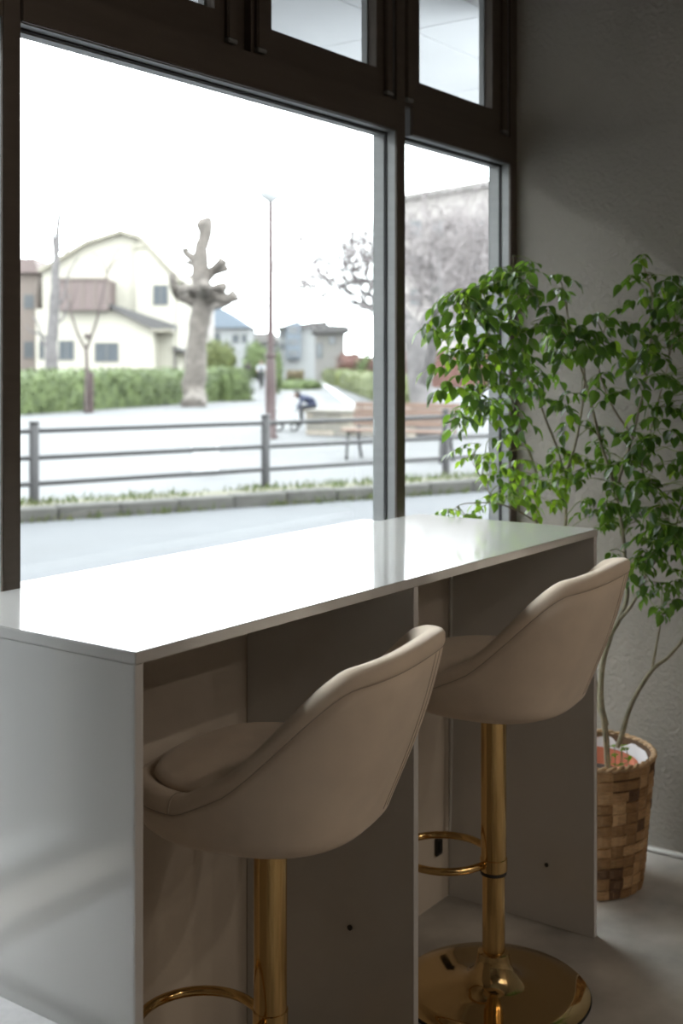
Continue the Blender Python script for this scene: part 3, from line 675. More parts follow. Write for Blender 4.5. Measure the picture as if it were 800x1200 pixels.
# ================================================================== HEDGES AND SHRUBS
def leafmass(name, pts_fn, n, size, m, parent):
    bm = bmesh.new()
    for _ in range(n):
        p, nr = pts_fn()
        a = Vector((random.gauss(0, 1), random.gauss(0, 1), random.gauss(0, 1))).normalized(); a = (a - nr * a.dot(nr) * 0.5).normalized()
        b = a.cross(nr + Vector((random.gauss(0, .6), random.gauss(0, .6), random.gauss(0, .6))))
        if b.length < 1e-3: continue
        b.normalize(); s = size * random.uniform(0.6, 1.3)
        bm.faces.new([bm.verts.new(p - a * s * 0.5), bm.verts.new(p + b * s * 0.3), bm.verts.new(p + a * s * 0.5), bm.verts.new(p - b * s * 0.3)])
    return tag(obj(name, bm, m, parent), kind='stuff')
def hedge(a, b, w, h, m, label, leafn=2600, leafs=0.13, name='hedge'):
    a = Vector(a); b = Vector(b); a.z = b.z = P
    t = thing(name, (a + b) / 2, label, 'hedge')
    d = (b - a); L = d.length; d.normalize(); nn = Vector((-d.y, d.x, 0))
    bm = bmesh.new(); nx = max(8, int(L / 0.5)); g = []
    prof = [(-0.5, 0), (-0.52, 0.35), (-0.5, 0.75), (-0.4, 0.95), (0, 1.0), (0.4, 0.95), (0.5, 0.75), (0.52, 0.35), (0.5, 0)]
    for i in range(nx + 1):
        q = a + d * L * i / nx; e = 1 - 0.25 * (1 if i in (0, nx) else 0)
        ring = []
        for x, z in prof:
            p = q + nn * x * w * e + Vector((0, 0, z * h * e)); k = noise.noise(p * 1.3) * 0.10 + noise.noise(p * 4) * 0.05
            ring.append(bm.verts.new(p + nn * k * (1 if x > 0 else -1) + Vector((0, 0, k * z))))
        g.append(ring)
    for i in range(nx):
        for k in range(len(prof) - 1): bm.faces.new((g[i][k], g[i][k + 1], g[i + 1][k + 1], g[i + 1][k]))
    bm.faces.new(g[0]); bm.faces.new(g[-1][::-1]); bmesh.ops.recalc_face_normals(bm, faces=bm.faces)
    obj('hedge_core', bm, m, t, smooth=True)
    def fn():
        s = random.random(); k = random.uniform(0, len(prof) - 1.001); i = int(k); f = k - i
        x = prof[i][0] * (1 - f) + prof[i + 1][0] * f; z = prof[i][1] * (1 - f) + prof[i + 1][1] * f
        nr = (nn * x * 2 + Vector((0, 0, max(0, z - 0.5)))).normalized()
        p = a + d * L * s + nn * x * w + Vector((0, 0, z * h)); kk = noise.noise(p * 1.3) * 0.10 + random.uniform(-0.03, 0.10)
        return p + nr * kk, nr
    leafmass('leaves', fn, leafn, leafs, m, t); return t
hedge(gp(-40, 488, P), gp(238, 470, P), 1.6, 1.16, M['hedge'], 'long clipped green hedge in front of the cream house', 6000)
hedge(gp(244, 470, P), gp(268, 469, P), 2.2, 1.20, M['hedge'], 'short rounded green hedge right of the pollarded tree', 1500)
hedge(gp(267, 462, P), gp(280, 447.2, P), 1.3, 1.1, M['hedge2'], 'lime green hedge receding along the left of the park path', 2200)
hedge(gp(470, 473, P), gp(412, 455, P), 1.4, 1.0, M['hedge2'], 'yellow-green hedge on the right of the park path, near end', 2600)
hedge(gp(404, 453, P), gp(389, 449, P), 1.5, 1.1, M['hedge2'], 'yellow-green hedge on the right of the park path, far end', 2200)
hedge(gp(334, 457, P), gp(356, 456, P), 2.2, 0.50, M['hedge'], 'low green planting in the middle of the park path', 1200, name='low_hedge')
hedge(gp(336, 449, P), gp(356, 449, P), 2.6, 0.95, M['brownleaf'], 'brownish shrub bed behind the low green planting', 1200, name='shrub_bed')
def shrub(u, vb, w, h, d, m, label, n=900, leaf=0.16, name='shrub'):
    c = px(u, 0, d); c.z = P
    t = thing(name, c, label, 'shrub')
    bm = bmesh.new(); bmesh.ops.create_icosphere(bm, subdivisions=3, radius=1)
    for v in bm.verts:
        k = 0.86 + 0.36 * noise.noise(v.co * 1.8 + Vector((u, 0, 0))) + 0.22 * noise.noise(v.co * 4.5)
        v.co = Vector((v.co.x * w * k, v.co.y * w * k, h * 0.5 + v.co.z * h * 0.5 * k))
    obj('shrub_core', bm, m, t, local=True, smooth=True)
    def fn():
        q = Vector((random.gauss(0, 1), random.gauss(0, 1), random.gauss(0, 1))).normalized()
        k = 0.88 + 0.36 * noise.noise(q * 1.8 + Vector((u, 0, 0))) + random.uniform(-0.05, 0.22)
        return c + Vector((q.x * w * k, q.y * w * k, h * 0.5 + q.z * h * 0.5 * k)), q
    leafmass('leaves', fn, n, leaf, m, t)
    return t
shrub(299, 430, 1.15, 3.6, 112, M['hedge'], 'dark round evergreen shrub far along the path', leaf=0.25)
shrub(324.5, 460, 0.28, 2.1, 57, M['hedge'], 'narrow dark green shrub right behind the lamp post', 600, 0.12)
shrub(254, 430, 1.2, 3.0, 75, M['hedge2'], 'pale green bush between pollarded tree and path', leaf=0.25)
shrub(414, 430, 1.4, 2.3, 82, M['redleaf'], 'reddish shrub behind the right-hand hedge', leaf=0.2)
shrub(432, 430, 0.8, 1.9, 76, M['hedge'], 'small green shrub between two reddish shrubs', leaf=0.2)
shrub(449, 430, 1.0, 2.3, 74, M['redleaf'], 'reddish shrub partly behind the window mullion', leaf=0.2)
shrub(486, 450, 0.75, 2.0, 52, M['redleaf'], 'reddish brown shrub left of the large bare tree', leaf=0.15)
shrub(486, 470, 0.5, 0.7, 36, M['hedge2'], 'small lime shrub at the foot of the bare tree', leaf=0.1)
# grey path strips with white edging
struct('park_path', prism([(0, 0), (1, 0), (1, 0.01), (0, 0.01)], 0, 1), M['path'], label='grey park path leading away between hedges', cat='path')
o = bpy.data.objects['park_path']; bpy.data.objects.remove(o)
bm = bmesh.new()
for poly in ([(262, 470), (330, 470), (322, 446), (292, 446)], [(382, 470), (440, 470), (396, 452), (362, 440), (356, 440)]):
    vs = [gp(u, v, P) for u, v in poly]
    top = [bm.verts.new(v + Vector((0, 0, 0.012))) for v in vs]; f = bm.faces.new(top)
    if f.normal.z < 0: f.normal_flip()
bmesh.ops.recalc_face_normals(bm, faces=bm.faces)
for f in bm.faces:
    f.normal_update()
    if f.normal.z < 0: f.normal_flip()
struct('park_path', bm, M['path'], label='grey park paths leading away between the hedges', cat='path')
e0, e1 = gp(412, 476, P), gp(364, 438, P)
ev = (e1 - e0).normalized(); es = Vector((-ev.y, ev.x, 0)) * 0.14
bm = bmesh.new(); q4 = [bm.verts.new(p_ + Vector((0, 0, z_))) for z_ in (0.0, 0.05) for p_ in (e0 - es, e0 + es, e1 + es, e1 - es)]
for f_ in ((3, 2, 1, 0), (4, 5, 6, 7), (0, 1, 5, 4), (1, 2, 6, 5), (2, 3, 7, 6), (3, 0, 4, 7)): bm.faces.new([q4[i_] for i_ in f_])
bmesh.ops.recalc_face_normals(bm, faces=bm.faces)
struct('trim_2', bm, M['white'], label='white edging running along the right-hand park path', cat='edging')

# ================================================================== TREES
def skin_tree(name, label, paths, m, parent_loc, nsides=10, kn=None):
    t = thing(name, parent_loc, label, 'tree')
    for i, (pts, rr) in enumerate(paths):
        pp = smoothpath(pts, 5); N = len(pp); R = []
        for k in range(N):
            f = k / (N - 1) * (len(rr) - 1); a = int(min(f, len(rr) - 2)); R.append(rr[a] + (rr[a + 1] - rr[a]) * (f - a))
        pp = [p + Vector((noise.noise(p * 2), noise.noise(p * 2 + Vector((9, 0, 0))), 0)) * min(0.06, R[j] * 0.2) for j, p in enumerate(pp)]
        bm = Tb(pp, R, nsides)
        for v in bm.verts:
            v.co += Vector((noise.noise(v.co * 3), noise.noise(v.co * 3 + Vector((4, 0, 0))), noise.noise(v.co * 3 + Vector((0, 7, 0))))) * R[0] * 0.12
        obj('trunk' if i == 0 else 'branch', bm, m, t, smooth=True)
    return t
d = gp(227, 476, P).dot(ED); k = d / F
def T(u, v, dd=0): return px(u, v, d + dd)
skin_tree('pollarded_tree', 'stout pollarded tree with knobbly cut branches beside the hedge', [
    ([gp(227, 477, P) - Vector((0, 0, 0.1)), T(227, 462), T(229, 430), T(232, 390), T(237, 352), T(234, 310), T(238, 282), T(239, 262), T(238, 255)], [15.5 * k, 14 * k, 13 * k, 12 * k, 13 * k, 9.5 * k, 7.5 * k, 11 * k, 6 * k]),
    ([T(236, 352), T(252, 346, -0.5), T(266, 350, -0.8), T(277, 346, -0.9)], [10.4 * k, 7.8 * k, 6.5 * k, 7.8 * k]),
    ([T(240, 358), T(258, 356, 0.6), T(268, 352, 0.9)], [7.8 * k, 5.85 * k, 5.85 * k]),
    ([T(237, 330), T(248, 318), T(258, 309, -0.4), T(262, 304, -0.4)], [7.15 * k, 5.85 * k, 5.2 * k, 6.5 * k]),
    ([T(238, 325), T(252, 319, 0.5), T(266, 313, 0.7)], [6.5 * k, 4.55 * k, 5.2 * k]),
    ([T(235, 308), T(225, 302), T(218, 296), T(217, 290)], [6.5 * k, 5.2 * k, 4.42 * k, 5.2 * k]),
    ([T(234, 314), T(224, 310, 0.4), T(214, 306, 0.5)], [3.9 * k, 2.6 * k, 2.86 * k]),
    ([T(233, 356), T(220, 350), T(208, 346), T(203, 332, -0.4), T(202, 320, -0.4)], [7.8 * k, 6.5 * k, 5.2 * k, 4.42 * k, 4.68 * k]),
    ([T(240, 345), T(252, 338, -0.6), T(262, 336, -1.0)], [7 * k, 5 * k, 6 * k]),
    ([T(230, 345), T(220, 338, -0.6), T(212, 340, -1.0)], [7 * k, 5 * k, 5.5 * k]),
    ([T(238, 348), T(240, 338, -1.2), T(238, 332, -1.6)], [8 * k, 6 * k, 6.5 * k]),
    ([T(240, 268), T(244, 260), T(245, 254)], [5 * k, 4.5 * k, 5 * k])], M['bark'], gp(227, 477, P), 12)
d = 47.0; k = d / F
g0 = px(60, 0, d); g0.z = P
skin_tree('tall_bare_tree', 'tall pale bare tree at the left edge of the window', [
    ([g0, T(60, 430), T(61, 400), T(64, 350), T(66, 300), T(70, 250), T(74, 215), T(78, 188)], [9 * k, 8 * k, 7 * k, 6 * k, 4.2 * k, 2.6 * k, 1.8 * k, 1 * k]),
    ([T(65, 305), T(62, 280), T(61, 250), T(62, 228)], [2.6 * k, 2 * k, 1.4 * k, .7 * k]),
    ([T(72, 236), T(77, 234), T(80, 231)], [1.6 * k, 1.4 * k, 1.2 * k]),
    ([T(58, 408), T(50, 400), T(44, 378), T(38, 372)], [2 * k, 1.6 * k, 1.2 * k, .6 * k]),
    ([T(58, 400), T(48, 392), T(36, 388), T(30, 382)], [2 * k, 1.4 * k, 1 * k, .6 * k]),
    ([T(64, 360), T(74, 350), T(80, 322), T(92, 300)], [2 * k, 1.6 * k, 1.2 * k, .6 * k]),
    ([T(64, 380), T(74, 372), T(82, 345)], [1.6 * k, 1.2 * k, .6 * k]),
    ([T(67, 290), T(76, 296), T(84, 286)], [1.5 * k, 1 * k, .6 * k])], M['bark2'], g0)
d = gp(101, 484, P).dot(ED); k = d / F; g0 = gp(101, 484, P)
t = skin_tree('young_forked_tree', 'young bare tree forking into two slim leaders before the hedge', [
    ([g0, T(101, 460), T(102, 435), T(101, 409)], [3.2 * k, 2.8 * k, 2.6 * k, 2.4 * k]),
    ([T(101, 410), T(90, 388), T(82, 360), T(74, 325)], [2 * k, 1.7 * k, 1.3 * k, .8 * k]),
    ([T(101, 410), T(112, 380), T(120, 345), T(128, 312)], [2 * k, 1.7 * k, 1.3 * k, .8 * k]),
    ([T(125, 322), T(120, 306), T(108, 296)], [.9 * k, .7 * k, .4 * k]),
    ([T(126, 318), T(138, 304), T(150, 300)], [.9 * k, .7 * k, .4 * k]),
    ([T(128, 312), T(134, 300), T(140, 290)], [.8 * k, .6 * k, .4 * k]),
    ([T(82, 360), T(88, 348), T(90, 330)], [.9 * k, .7 * k, .4 * k])], M['bark3'], g0, 6)
obj('support_stake', Bx(((g0.x - 0.06 + 0.16, g0.y - 0.06, P), (g0.x + 0.06 + 0.16, g0.y + 0.06, P + 1.15))), M['lamp'], t)
bm = bmesh.new(); bmesh.ops.create_icosphere(bm, subdivisions=2, radius=4 * k, matrix=Matrix.Translation(T(102, 394)))
obj('dark_knot', bm, M['bark3'], t, smooth=True)
# large bare tree seen through the narrow pane
def bare_tree(name, label, base, h, r, m, seed, lean=Vector((0, 0, 0))):
    rnd = random.Random(seed); t = thing(name, base, label, 'tree'); tb = bmesh.new(); bb = bmesh.new(); twb = bmesh.new()
    def grow(p, dr, L, r, lev):
        pts = [p]; rr = [r]; q = p.copy(); dd = dr.copy(); nseg = 5
        for i in range(nseg):
            dd = (dd + Vector((rnd.gauss(0, .14), rnd.gauss(0, .14), rnd.gauss(0.03, .10)))).normalized(); q = q + dd * L / nseg
            pts.append(q); rr.append(r * (1 - 0.45 * (i + 1) / nseg))
        tube(tb if lev == 0 else (bb if lev < 3 else twb), pts, rr, 8 if lev < 2 else 5 if lev < 4 else 3)
        if lev >= 6: return
        nb = (5, 4, 4, 4, 3, 3)[lev]
        for i in range(nb):
            f = rnd.uniform(0.45, 1.0) if i else 1.0; j = min(nseg, max(1, int(f * nseg)))
            ax = dd.orthogonal(); ax.rotate(Matrix.Rotation(rnd.uniform(0, 2 * PI), 3, dd)); nd = (dd + ax * rnd.uniform(0.45, 0.85)).normalized()
            if nd.z < -0.1: nd.z *= 0.3
            grow(pts[j], nd, L * rnd.uniform(0.58, 0.80), max(0.011, rr[j] * rnd.uniform(0.5, 0.68)), lev + 1)
    grow(base - Vector((0, 0, 0.1)), (Vector((0, 0, 1)) + lean).normalized(), h, r, 0)
    obj('trunk', tb, m, t, smooth=True); obj('branches', bb, m, t, smooth=True); tag(obj('twigs', twb, M['pinkbud'], t), kind='stuff')
    return t
b = px(507, 0, 22); b.z = P
bare_tree('large_bare_tree', 'large grey bare tree behind the park bench', b, 2.45, 0.29, M['bark2'], 8, Vector((0.0, 0.0, 0)))
b = px(590, 0, 40); b.z = P
bare_tree('bare_tree', 'bare twiggy tree behind the plant, further off', b, 3.4, 0.28, M['bark2'], 11)

# ================================================================== PLANTER, PEOPLE, BENCH
pa, pb = gp(358, 510, P), gp(500, 514, P)
pa.z = pb.z = P
wd = (pb - pa); Lw = wd.length; wd.normalize(); wn = Vector((-wd.y, wd.x, 0))
if wn.dot(ED) < 0: wn = -wn
hp = (508 - 478) / F * pa.dot(ED)
ang = math.atan2(wd.y, wd.x)
pw = thing('planter_wall', pa, 'low beige block planter wall behind the railing', 'planter', ang)
obj('wall_core', Bx(((0.01, 0.015, 0), (Lw - 0.01, 1.6, hp - 0.06))), M['mortar'], pw, local=True)
obj('coping', Bx(((-0.04, -0.04, hp - 0.06), (Lw + 0.04, 1.66, hp)), bev=0.01), M['block'][2], pw, local=True)
nrow = 4; bh = (hp - 0.06) / nrow; bw = 0.30; bmz = {}
for r_ in range(nrow):
    x = -0.15 * (r_ % 2)
    while x < Lw - 0.02:
        xa, xb = max(0, x), min(Lw, x + bw - 0.012)
        key = (round(xb - xa, 3), random.randrange(3))
        if xb - xa > 0.03:
            if key not in bmz:
                bm = Bx(((0, 0, 0), (xb - xa, 0.10, bh - 0.012)), bev=0.006, seg=1); me = bpy.data.meshes.new('block'); bm.to_mesh(me); bm.free(); me.materials.append(M['block'][key[1]]); bmz[key] = me
            o = link('block', bmz[key], pw, local=True); o.location = (xa, random.uniform(-0.006, 0.004), r_ * bh + 0.006)
        x += bw
def person(name, label, base, face, joints, edges, radii, zones, hair=True, headr=0.105, cat='person', bag=None):
    """joints: local (x right, y forward, z up); face: heading angle; zones: function(local point)->material index"""
    t = thing(name, base, label, cat, face)
    names = list(joints); idx = {n: i for i, n in enumerate(names)}
    me = bpy.data.meshes.new('body'); me.from_pydata([joints[n] for n in names], [(idx[a], idx[b]) for a, b in edges], [])
    tmp = bpy.data.objects.new('body_tmp', me); COL.objects.link(tmp)
    md = tmp.modifiers.new('skin', 'SKIN')
    for i, n in enumerate(names): me.skin_vertices[0].data[i].radius = (radii[n], radii[n])
    me.skin_vertices[0].data[idx['pelvis']].use_root = True
    sb = tmp.modifiers.new('sub', 'SUBSURF'); sb.levels = 2
    dg = bpy.context.evaluated_depsgraph_get(); dg.update()
    bme = bpy.data.meshes.new_from_object(tmp.evaluated_get(dg)); bpy.data.objects.remove(tmp)
    mats, fn = zones
    bme.materials.clear()
    for m in mats: bme.materials.append(m)
    for p in bme.polygons: p.material_index = fn(p.center); p.use_smooth = True
    body = link('body', bme, t, local=True)
    h = Vector(joints['head'])
    bm = bmesh.new(); bmesh.ops.create_icosphere(bm, subdivisions=3, radius=headr * 1.08)
    for v in bm.verts:
        v.co.z *= 1.12
    for v in [v for v in bm.verts if v.co.z < -0.25 * headr and v.co.y > -0.1 * headr or (v.co.y > 0.55 * headr and v.co.z < 0.45 * headr)]: bm.verts.remove(v)
    bmesh.ops.translate(bm, verts=bm.verts, vec=h + Vector((0, -0.012, 0.02)))
    obj('hair', bm, M['hair'], t, local=True, smooth=True)
    bm = bmesh.new(); box(bm, h + Vector((-0.012, headr * 0.9, -0.035)), h + Vector((0.012, headr * 1.15, 0.01)), 0.006); obj('nose', bm, M['skin'], t, local=True, smooth=True)
    return t
EDG = [('pelvis', 'belly'), ('belly', 'chest'), ('chest', 'neck'), ('neck', 'head'), ('head', 'crown')]
for s in 'LR':
    EDG += [('chest', 'sh' + s), ('sh' + s, 'el' + s), ('el' + s, 'wr' + s), ('wr' + s, 'ha' + s), ('pelvis', 'hip' + s), ('hip' + s, 'kn' + s), ('kn' + s, 'an' + s), ('an' + s, 'to' + s)]
RAD = dict(pelvis=.15, belly=.14, chest=.16, neck=.06, head=.095, crown=.07)
for s in 'LR': RAD.update({'sh' + s: .075, 'el' + s: .05, 'wr' + s: .035, 'ha' + s: .035, 'hip' + s: .10, 'kn' + s: .07, 'an' + s: .05, 'to' + s: .04})
# seated figure in navy, leaning forward, beside the planter corner (faces left in the picture)
J = dict(pelvis=(0, 0, .62), belly=(0, .14, .74), chest=(0, .34, .83), neck=(0, .47, .86), head=(0, .55, .88), crown=(0, .60, .93))
for s, x in (('L', -1), ('R', 1)):
    J.update({'sh' + s: (.17 * x, .36, .80), 'el' + s: (.2 * x, .46, .58), 'wr' + s: (.14 * x, .62, .44), 'ha' + s: (.12 * x, .68, .38), 'hip' + s: (.10 * x, .03, .60), 'kn' + s: (.13 * x, .42, .52), 'an' + s: (.13 * x, .38, .09), 'to' + s: (.13 * x, .52, .05)})
pr = gp(370, 500, P); pr.z = P
J = {a: tuple(c * 0.78 for c in b) for a, b in J.items()}
lf = -ER; fa = math.atan2(lf.y, lf.x) - PI / 2
person('person', 'person in navy jacket and dark trousers bending forward by the planter wall', pr, fa, J, EDG, {a: r * 0.78 for a, r in RAD.items()},
       ([M['navy'], M['trous'], M['skin']], lambda c: (lambda c: 2 if (c.y > .47 and c.z > .80) or (c.y > .60 and c.z < .5 and c.z > .3) else (1 if c.z < .60 and not (abs(c.x) > .1 and c.y > .40 and c.z > .46) else 0))(c / 0.78)), headr=0.085)
def standing(h):
    k = h / 1.7
    J = dict(pelvis=(0, 0, .92), belly=(0, 0, 1.08), chest=(0, 0, 1.28), neck=(0, 0, 1.45), head=(0, .02, 1.57), crown=(0, .01, 1.64))
    for s, x in (('L', -1), ('R', 1)):
        J.update({'sh' + s: (.18 * x, 0, 1.36), 'el' + s: (.23 * x, -.04 * x, 1.10), 'wr' + s: (.23 * x, .08 + .06 * x, .88), 'ha' + s: (.23 * x, .10 + .08 * x, .80), 'hip' + s: (.10 * x, 0, .88), 'kn' + s: (.10 * x, .10 * x + .04, .48), 'an' + s: (.10 * x, .16 * x - .04, .08), 'to' + s: (.10 * x, .16 * x + .10, .04)})
    return {a: tuple(c * k for c in b) for a, b in J.items()}
def zone_st(k): return lambda c: 2 if c.z > 1.46 * k or (c.z < .86 * k and abs(c.x) > .185 * k) else (1 if c.z < .90 * k else 0)
pd_ = px(290.5, 0, 86); pd_.z = P
person('person', 'pedestrian in a dark coat walking far down the park path', pd_, YAW - PI / 2, standing(1.66), EDG, RAD, ([M['coat'], M['trous'], M['skin']], zone_st(0.976)))
# cyclist
J = dict(pelvis=(0, -.12, .95), belly=(0, -.03, 1.08), chest=(0, .12, 1.27), neck=(0, .20, 1.42), head=(0, .24, 1.54), crown=(0, .24, 1.62))
for s, x in (('L', -1), ('R', 1)):
    J.update({'sh' + s: (.17 * x, .14, 1.33), 'el' + s: (.23 * x, .30, 1.15), 'wr' + s: (.24 * x, .44, 1.04), 'ha' + s: (.24 * x, .50, 1.03), 'hip' + s: (.10 * x, -.08, .90), 'kn' + s: (.12 * x, .24 + .05 * x, .68 + .10 * x), 'an' + s: (.11 * x, .06 - .04 * x, .32 + .14 * x), 'to' + s: (.11 * x, .19 - .04 * x, .28 + .14 * x)})
cy_ = px(305.5, 0, 70); cy_.z = P
person('person', 'cyclist in a white shirt riding along the park path', cy_, YAW + PI / 2 + 0.12, J, EDG, RAD, ([M['shirt'], M['trous'], M['skin']], lambda c: 2 if c.z > 1.43 or (c.y > .40 and c.z > .95) else (1 if c.z < .97 else 0)))
bi = thing('bicycle', cy_, 'dark bicycle ridden by the cyclist in white', 'bicycle', YAW + PI / 2 + 0.12)
def wheel(parent, x, y, r, name='wheel', spokes=8, w=0.02, m='rubber'):
    pts = [(x, y + r * math.cos(2 * PI * k / 24), r + r * math.sin(2 * PI * k / 24) * 0.999 + 0.001) for k in range(24)]
    o = obj(name, Tb(pts, w, 6, closed=True), M[m], parent, local=True, smooth=True)
    bm = bmesh.new()
    for k in range(spokes):
        a = 2 * PI * k / spokes; tube(bm, [(x, y, r), (x, y + (r - .01) * math.cos(a), r + (r - .01) * math.sin(a))], 0.004, 4)
    obj('spokes', bm, M['alu'], o, local=True)
wheel(bi, 0, -0.50, 0.32); wheel(bi, 0, 0.52, 0.32)
obj('frame', tube(tube(tube(tube(Tb([(0, -.5, .32), (0, -.08, .30), (0, .38, .80), (0, -.14, .74), (0, -.5, .32)], .018, 6), [(0, -.08, .30), (0, -.17, .86)], .018, 6), [(0, .52, .32), (0, .38, .80), (0, .36, .98)], .018, 6), [(-.26, .48, 1.0), (0, .36, 1.0), (.26, .48, 1.0)], .014, 6), [(-.12, .05, .24), (.12, .05, .36)], .014, 6), M['fence'], bi, local=True)
obj('saddle', Bx(((-.08, -.30, .85), (.08, -.04, .90)), bev=0.02), M['rubber'], bi, local=True, smooth=True)
# small white cart with dark wheels next to the seated person
cl = gp(336, 505, P); cl.z = P
ca_ = thing('hand_cart', cl, 'small white cart on dark wheels between lamp post and planter', 'cart', math.atan2(ER.y, ER.x))
obj('basket_body', Bx(((-.22, -.15, .16), (.20, .15, .44)), bev=0.03), M['white'], ca_, local=True, smooth=True, angle=40)
obj('rim', Tb([(-.23, -.16, .44), (.21, -.16, .44), (.21, .16, .44), (-.23, .16, .44)], .014, 6, closed=True), M['alu'], ca_, local=True)
obj('handle', Tb(smoothpath([(.20, -.13, .40), (.30, -.13, .55), (.30, .13, .55), (.20, .13, .40)], 4), .012, 6), M['fence'], ca_, local=True)
for x in (-.15, .16):
    for y in (-.17, .17):
        bm = bmesh.new(); bmesh.ops.create_cone(bm, cap_ends=True, segments=18, radius1=.085, radius2=.085, depth=.04, matrix=Matrix.Translation((x, y, .085)) @ Matrix.Rotation(PI / 2, 4, 'X'))
        o = obj('wheel', bm, M['rubber'], ca_, local=True)
        bm = bmesh.new(); bmesh.ops.create_cone(bm, cap_ends=True, segments=14, radius1=.05, radius2=.05, depth=.05, matrix=Matrix.Translation((x, y, .085)) @ Matrix.Rotation(PI / 2, 4, 'X'))
        obj('hub', bm, M['white'], o, local=True)
# white block on the plaza
wb = gp(239, 556, P); D = wb.dot(ED); w = 28 / F * D
o = thing('white_block', wb, 'plain white block standing on the paving behind the railing', 'block', math.atan2(ER.y, ER.x))
hb = (556 - 520) / F * D
obj('block_body', Bx(((-w / 2, 0, 0), (w / 2, w, hb - 0.04)), bev=0.012), M['white'], o, local=True)
obj('block_cap', Bx(((-w / 2 - 0.012, -0.012, hb - 0.04), (w / 2 + 0.012, w + 0.012, hb)), bev=0.01), M['white'], o, local=True)
# wooden park bench
pbn = gp(492, 541, P); D = pbn.dot(ED); k = D / F
bn = thing('park_bench', pbn, 'wooden slatted park bench with dark iron legs', 'bench', ang)
Lb = 1.5; xs = (-1.05, 0.36)
for i in range(4): obj('back_slat', Bx(((-1.15, 0.26 + 0.02 * i, 0.47 + 0.085 * i), (0.46, 0.29 + 0.02 * i, 0.545 + 0.085 * i)), bev=0.006), M['wood'], bn, local=True)
for i in range(4): obj('seat_slat', Bx(((-1.15, -0.16 + 0.10 * i, 0.40), (0.46, -0.075 + 0.10 * i, 0.43)), bev=0.006), M['wood'], bn, local=True)
for x in xs:
    obj('leg', Tb(smoothpath([(x, -0.16, 0), (x, -0.13, 0.25), (x, -0.10, 0.385)], 4), 0.024, 8), M['iron'], bn, local=True, smooth=True)
    obj('leg', Tb(smoothpath([(x, 0.34, 0), (x, 0.25, 0.30), (x, 0.30, 0.55), (x, 0.36, 0.80)], 4), 0.024, 8), M['iron'], bn, local=True, smooth=True)
    obj('seat_bearer', Tb([(x, -0.14, 0.385), (x, 0.26, 0.385)], 0.018, 8), M['iron'], bn, local=True, smooth=True)

# ================================================================== HOUSES
def hframe(u, d): c = px(u, 0, d); c.z = P; return c
class House:
    def __init__(s, name, label, u, d, dep=8.0):
        s.u, s.d, s.k, s.dep = u, d, d / F, dep
        s.t = thing(name, hframe(u, d), label, 'house', math.atan2(ER.y, ER.x)); s.z0 = P
    def x(s, u): return (u - s.u) * s.k
    def z(s, v): return max(0.0, H - (v - V0) * s.k - P)
    def block(s, name, poly, y0, y1, m, parent=None): return obj(name, prism([(s.x(u), s.z(v)) for u, v in poly], y0, y1), m, parent or s.t, local=True)
    def win(s, u0, u1, v0, v1, y, bars=1, fm='frameg', pm='pane', name='window'):
        xa, xb, za, zb = s.x(u0), s.x(u1), s.z(v1), s.z(v0); e = 0.06
        f = obj(name, Bx(((xa, y - 0.05, za), (xb, y, za + e)), ((xa, y - 0.05, zb - e), (xb, y, zb)), ((xa, y - 0.05, za + e), (xa + e, y, zb - e)), ((xb - e, y - 0.05, za + e), (xb, y, zb - e)),
                *[((xa + (xb - xa) * q / (bars + 1) - e / 2, y - 0.05, za + e), (xa + (xb - xa) * q / (bars + 1) + e / 2, y, zb - e)) for q in range(1, bars + 1)]), M[fm], s.t, local=True)
        n = bars + 1
        for q in range(n):
            obj('pane', Bx(((xa + (xb - xa) * q / n + 0.03, y - 0.025, za + 0.03), (xa + (xb - xa) * (q + 1) / n - 0.03, y + 0.01, zb - 0.03))), M[pm], f, local=True)
h = House('cream_house', 'cream rendered two-storey house with brown balcony behind the hedge', 120, 60)
GV = 460
h.block('wall', [(41, GV), (41, 312), (95, 282), (136, 270), (158, 276), (204, 326), (204, GV)], 1.5, 9.5, M['cream'])
rf = h.block('roof', [(36, 314), (94, 279), (136, 265.5), (160, 272.5), (210, 327), (206, 329), (158, 277), (136, 270.5), (95, 283), (40, 317)], 1.1, 9.9, M['creamtrim'])
h.block('upper_bay', [(154, GV), (154, 286), (161, 280), (200, 326), (200, GV)], 1.2, 1.6, M['cream'])
h.block('bay_trim', [(152, 290), (152, 285.5), (168, 284.5), (168, 287)], 1.1, 1.6, M['creamtrim'])
h.block('lower_wing', [(42, GV), (42, 362), (130, 362), (180, 384), (180, GV)], 0.0, 1.6, M['cream'])
h.block('lean_to_roof', [(128, 360), (130, 356), (203, 380), (202, 386), (180, 386)], -0.35, 1.7, M['roof'])
h.block('lean_to_gutter', [(178, 385), (202, 385), (202, 389), (178, 389)], -0.35, 1.2, M['creamtrim'])
bl = h.block('balcony', [(71, 364), (71, 328), (129, 328), (129, 364)], -0.6, 1.5, M['balcony'])
for u in (71, 85.5, 100, 114.5, 129):
    obj('balcony_rib', Bx(((h.x(u) - 0.04, -0.64, h.z(364)), (h.x(u) + 0.04, -0.6, h.z(328)))), M['houseb'], bl, local=True)
obj('balcony_rail', Bx(((h.x(70), -0.68, h.z(329)), (h.x(130), -0.55, h.z(326.5)))), M['houseb'], bl, local=True)
h.win(69, 87, 399, 422, 0.0); h.win(111, 139, 401.5, 424, 0.0); h.win(46, 52, 399, 421, 0.0, 0); h.win(175, 193, 332, 356, 1.2)
h.win(177, 194, 407, 440, 0.0 + 1.5, 0, name='door')
h.block('plinth', [(42, GV), (42, 434), (204, 434), (204, GV)], -0.05, 0.0, M['creamtrim'])
h = House('brown_house', 'brownish house at the far left edge behind the tall tree', 20, 64)
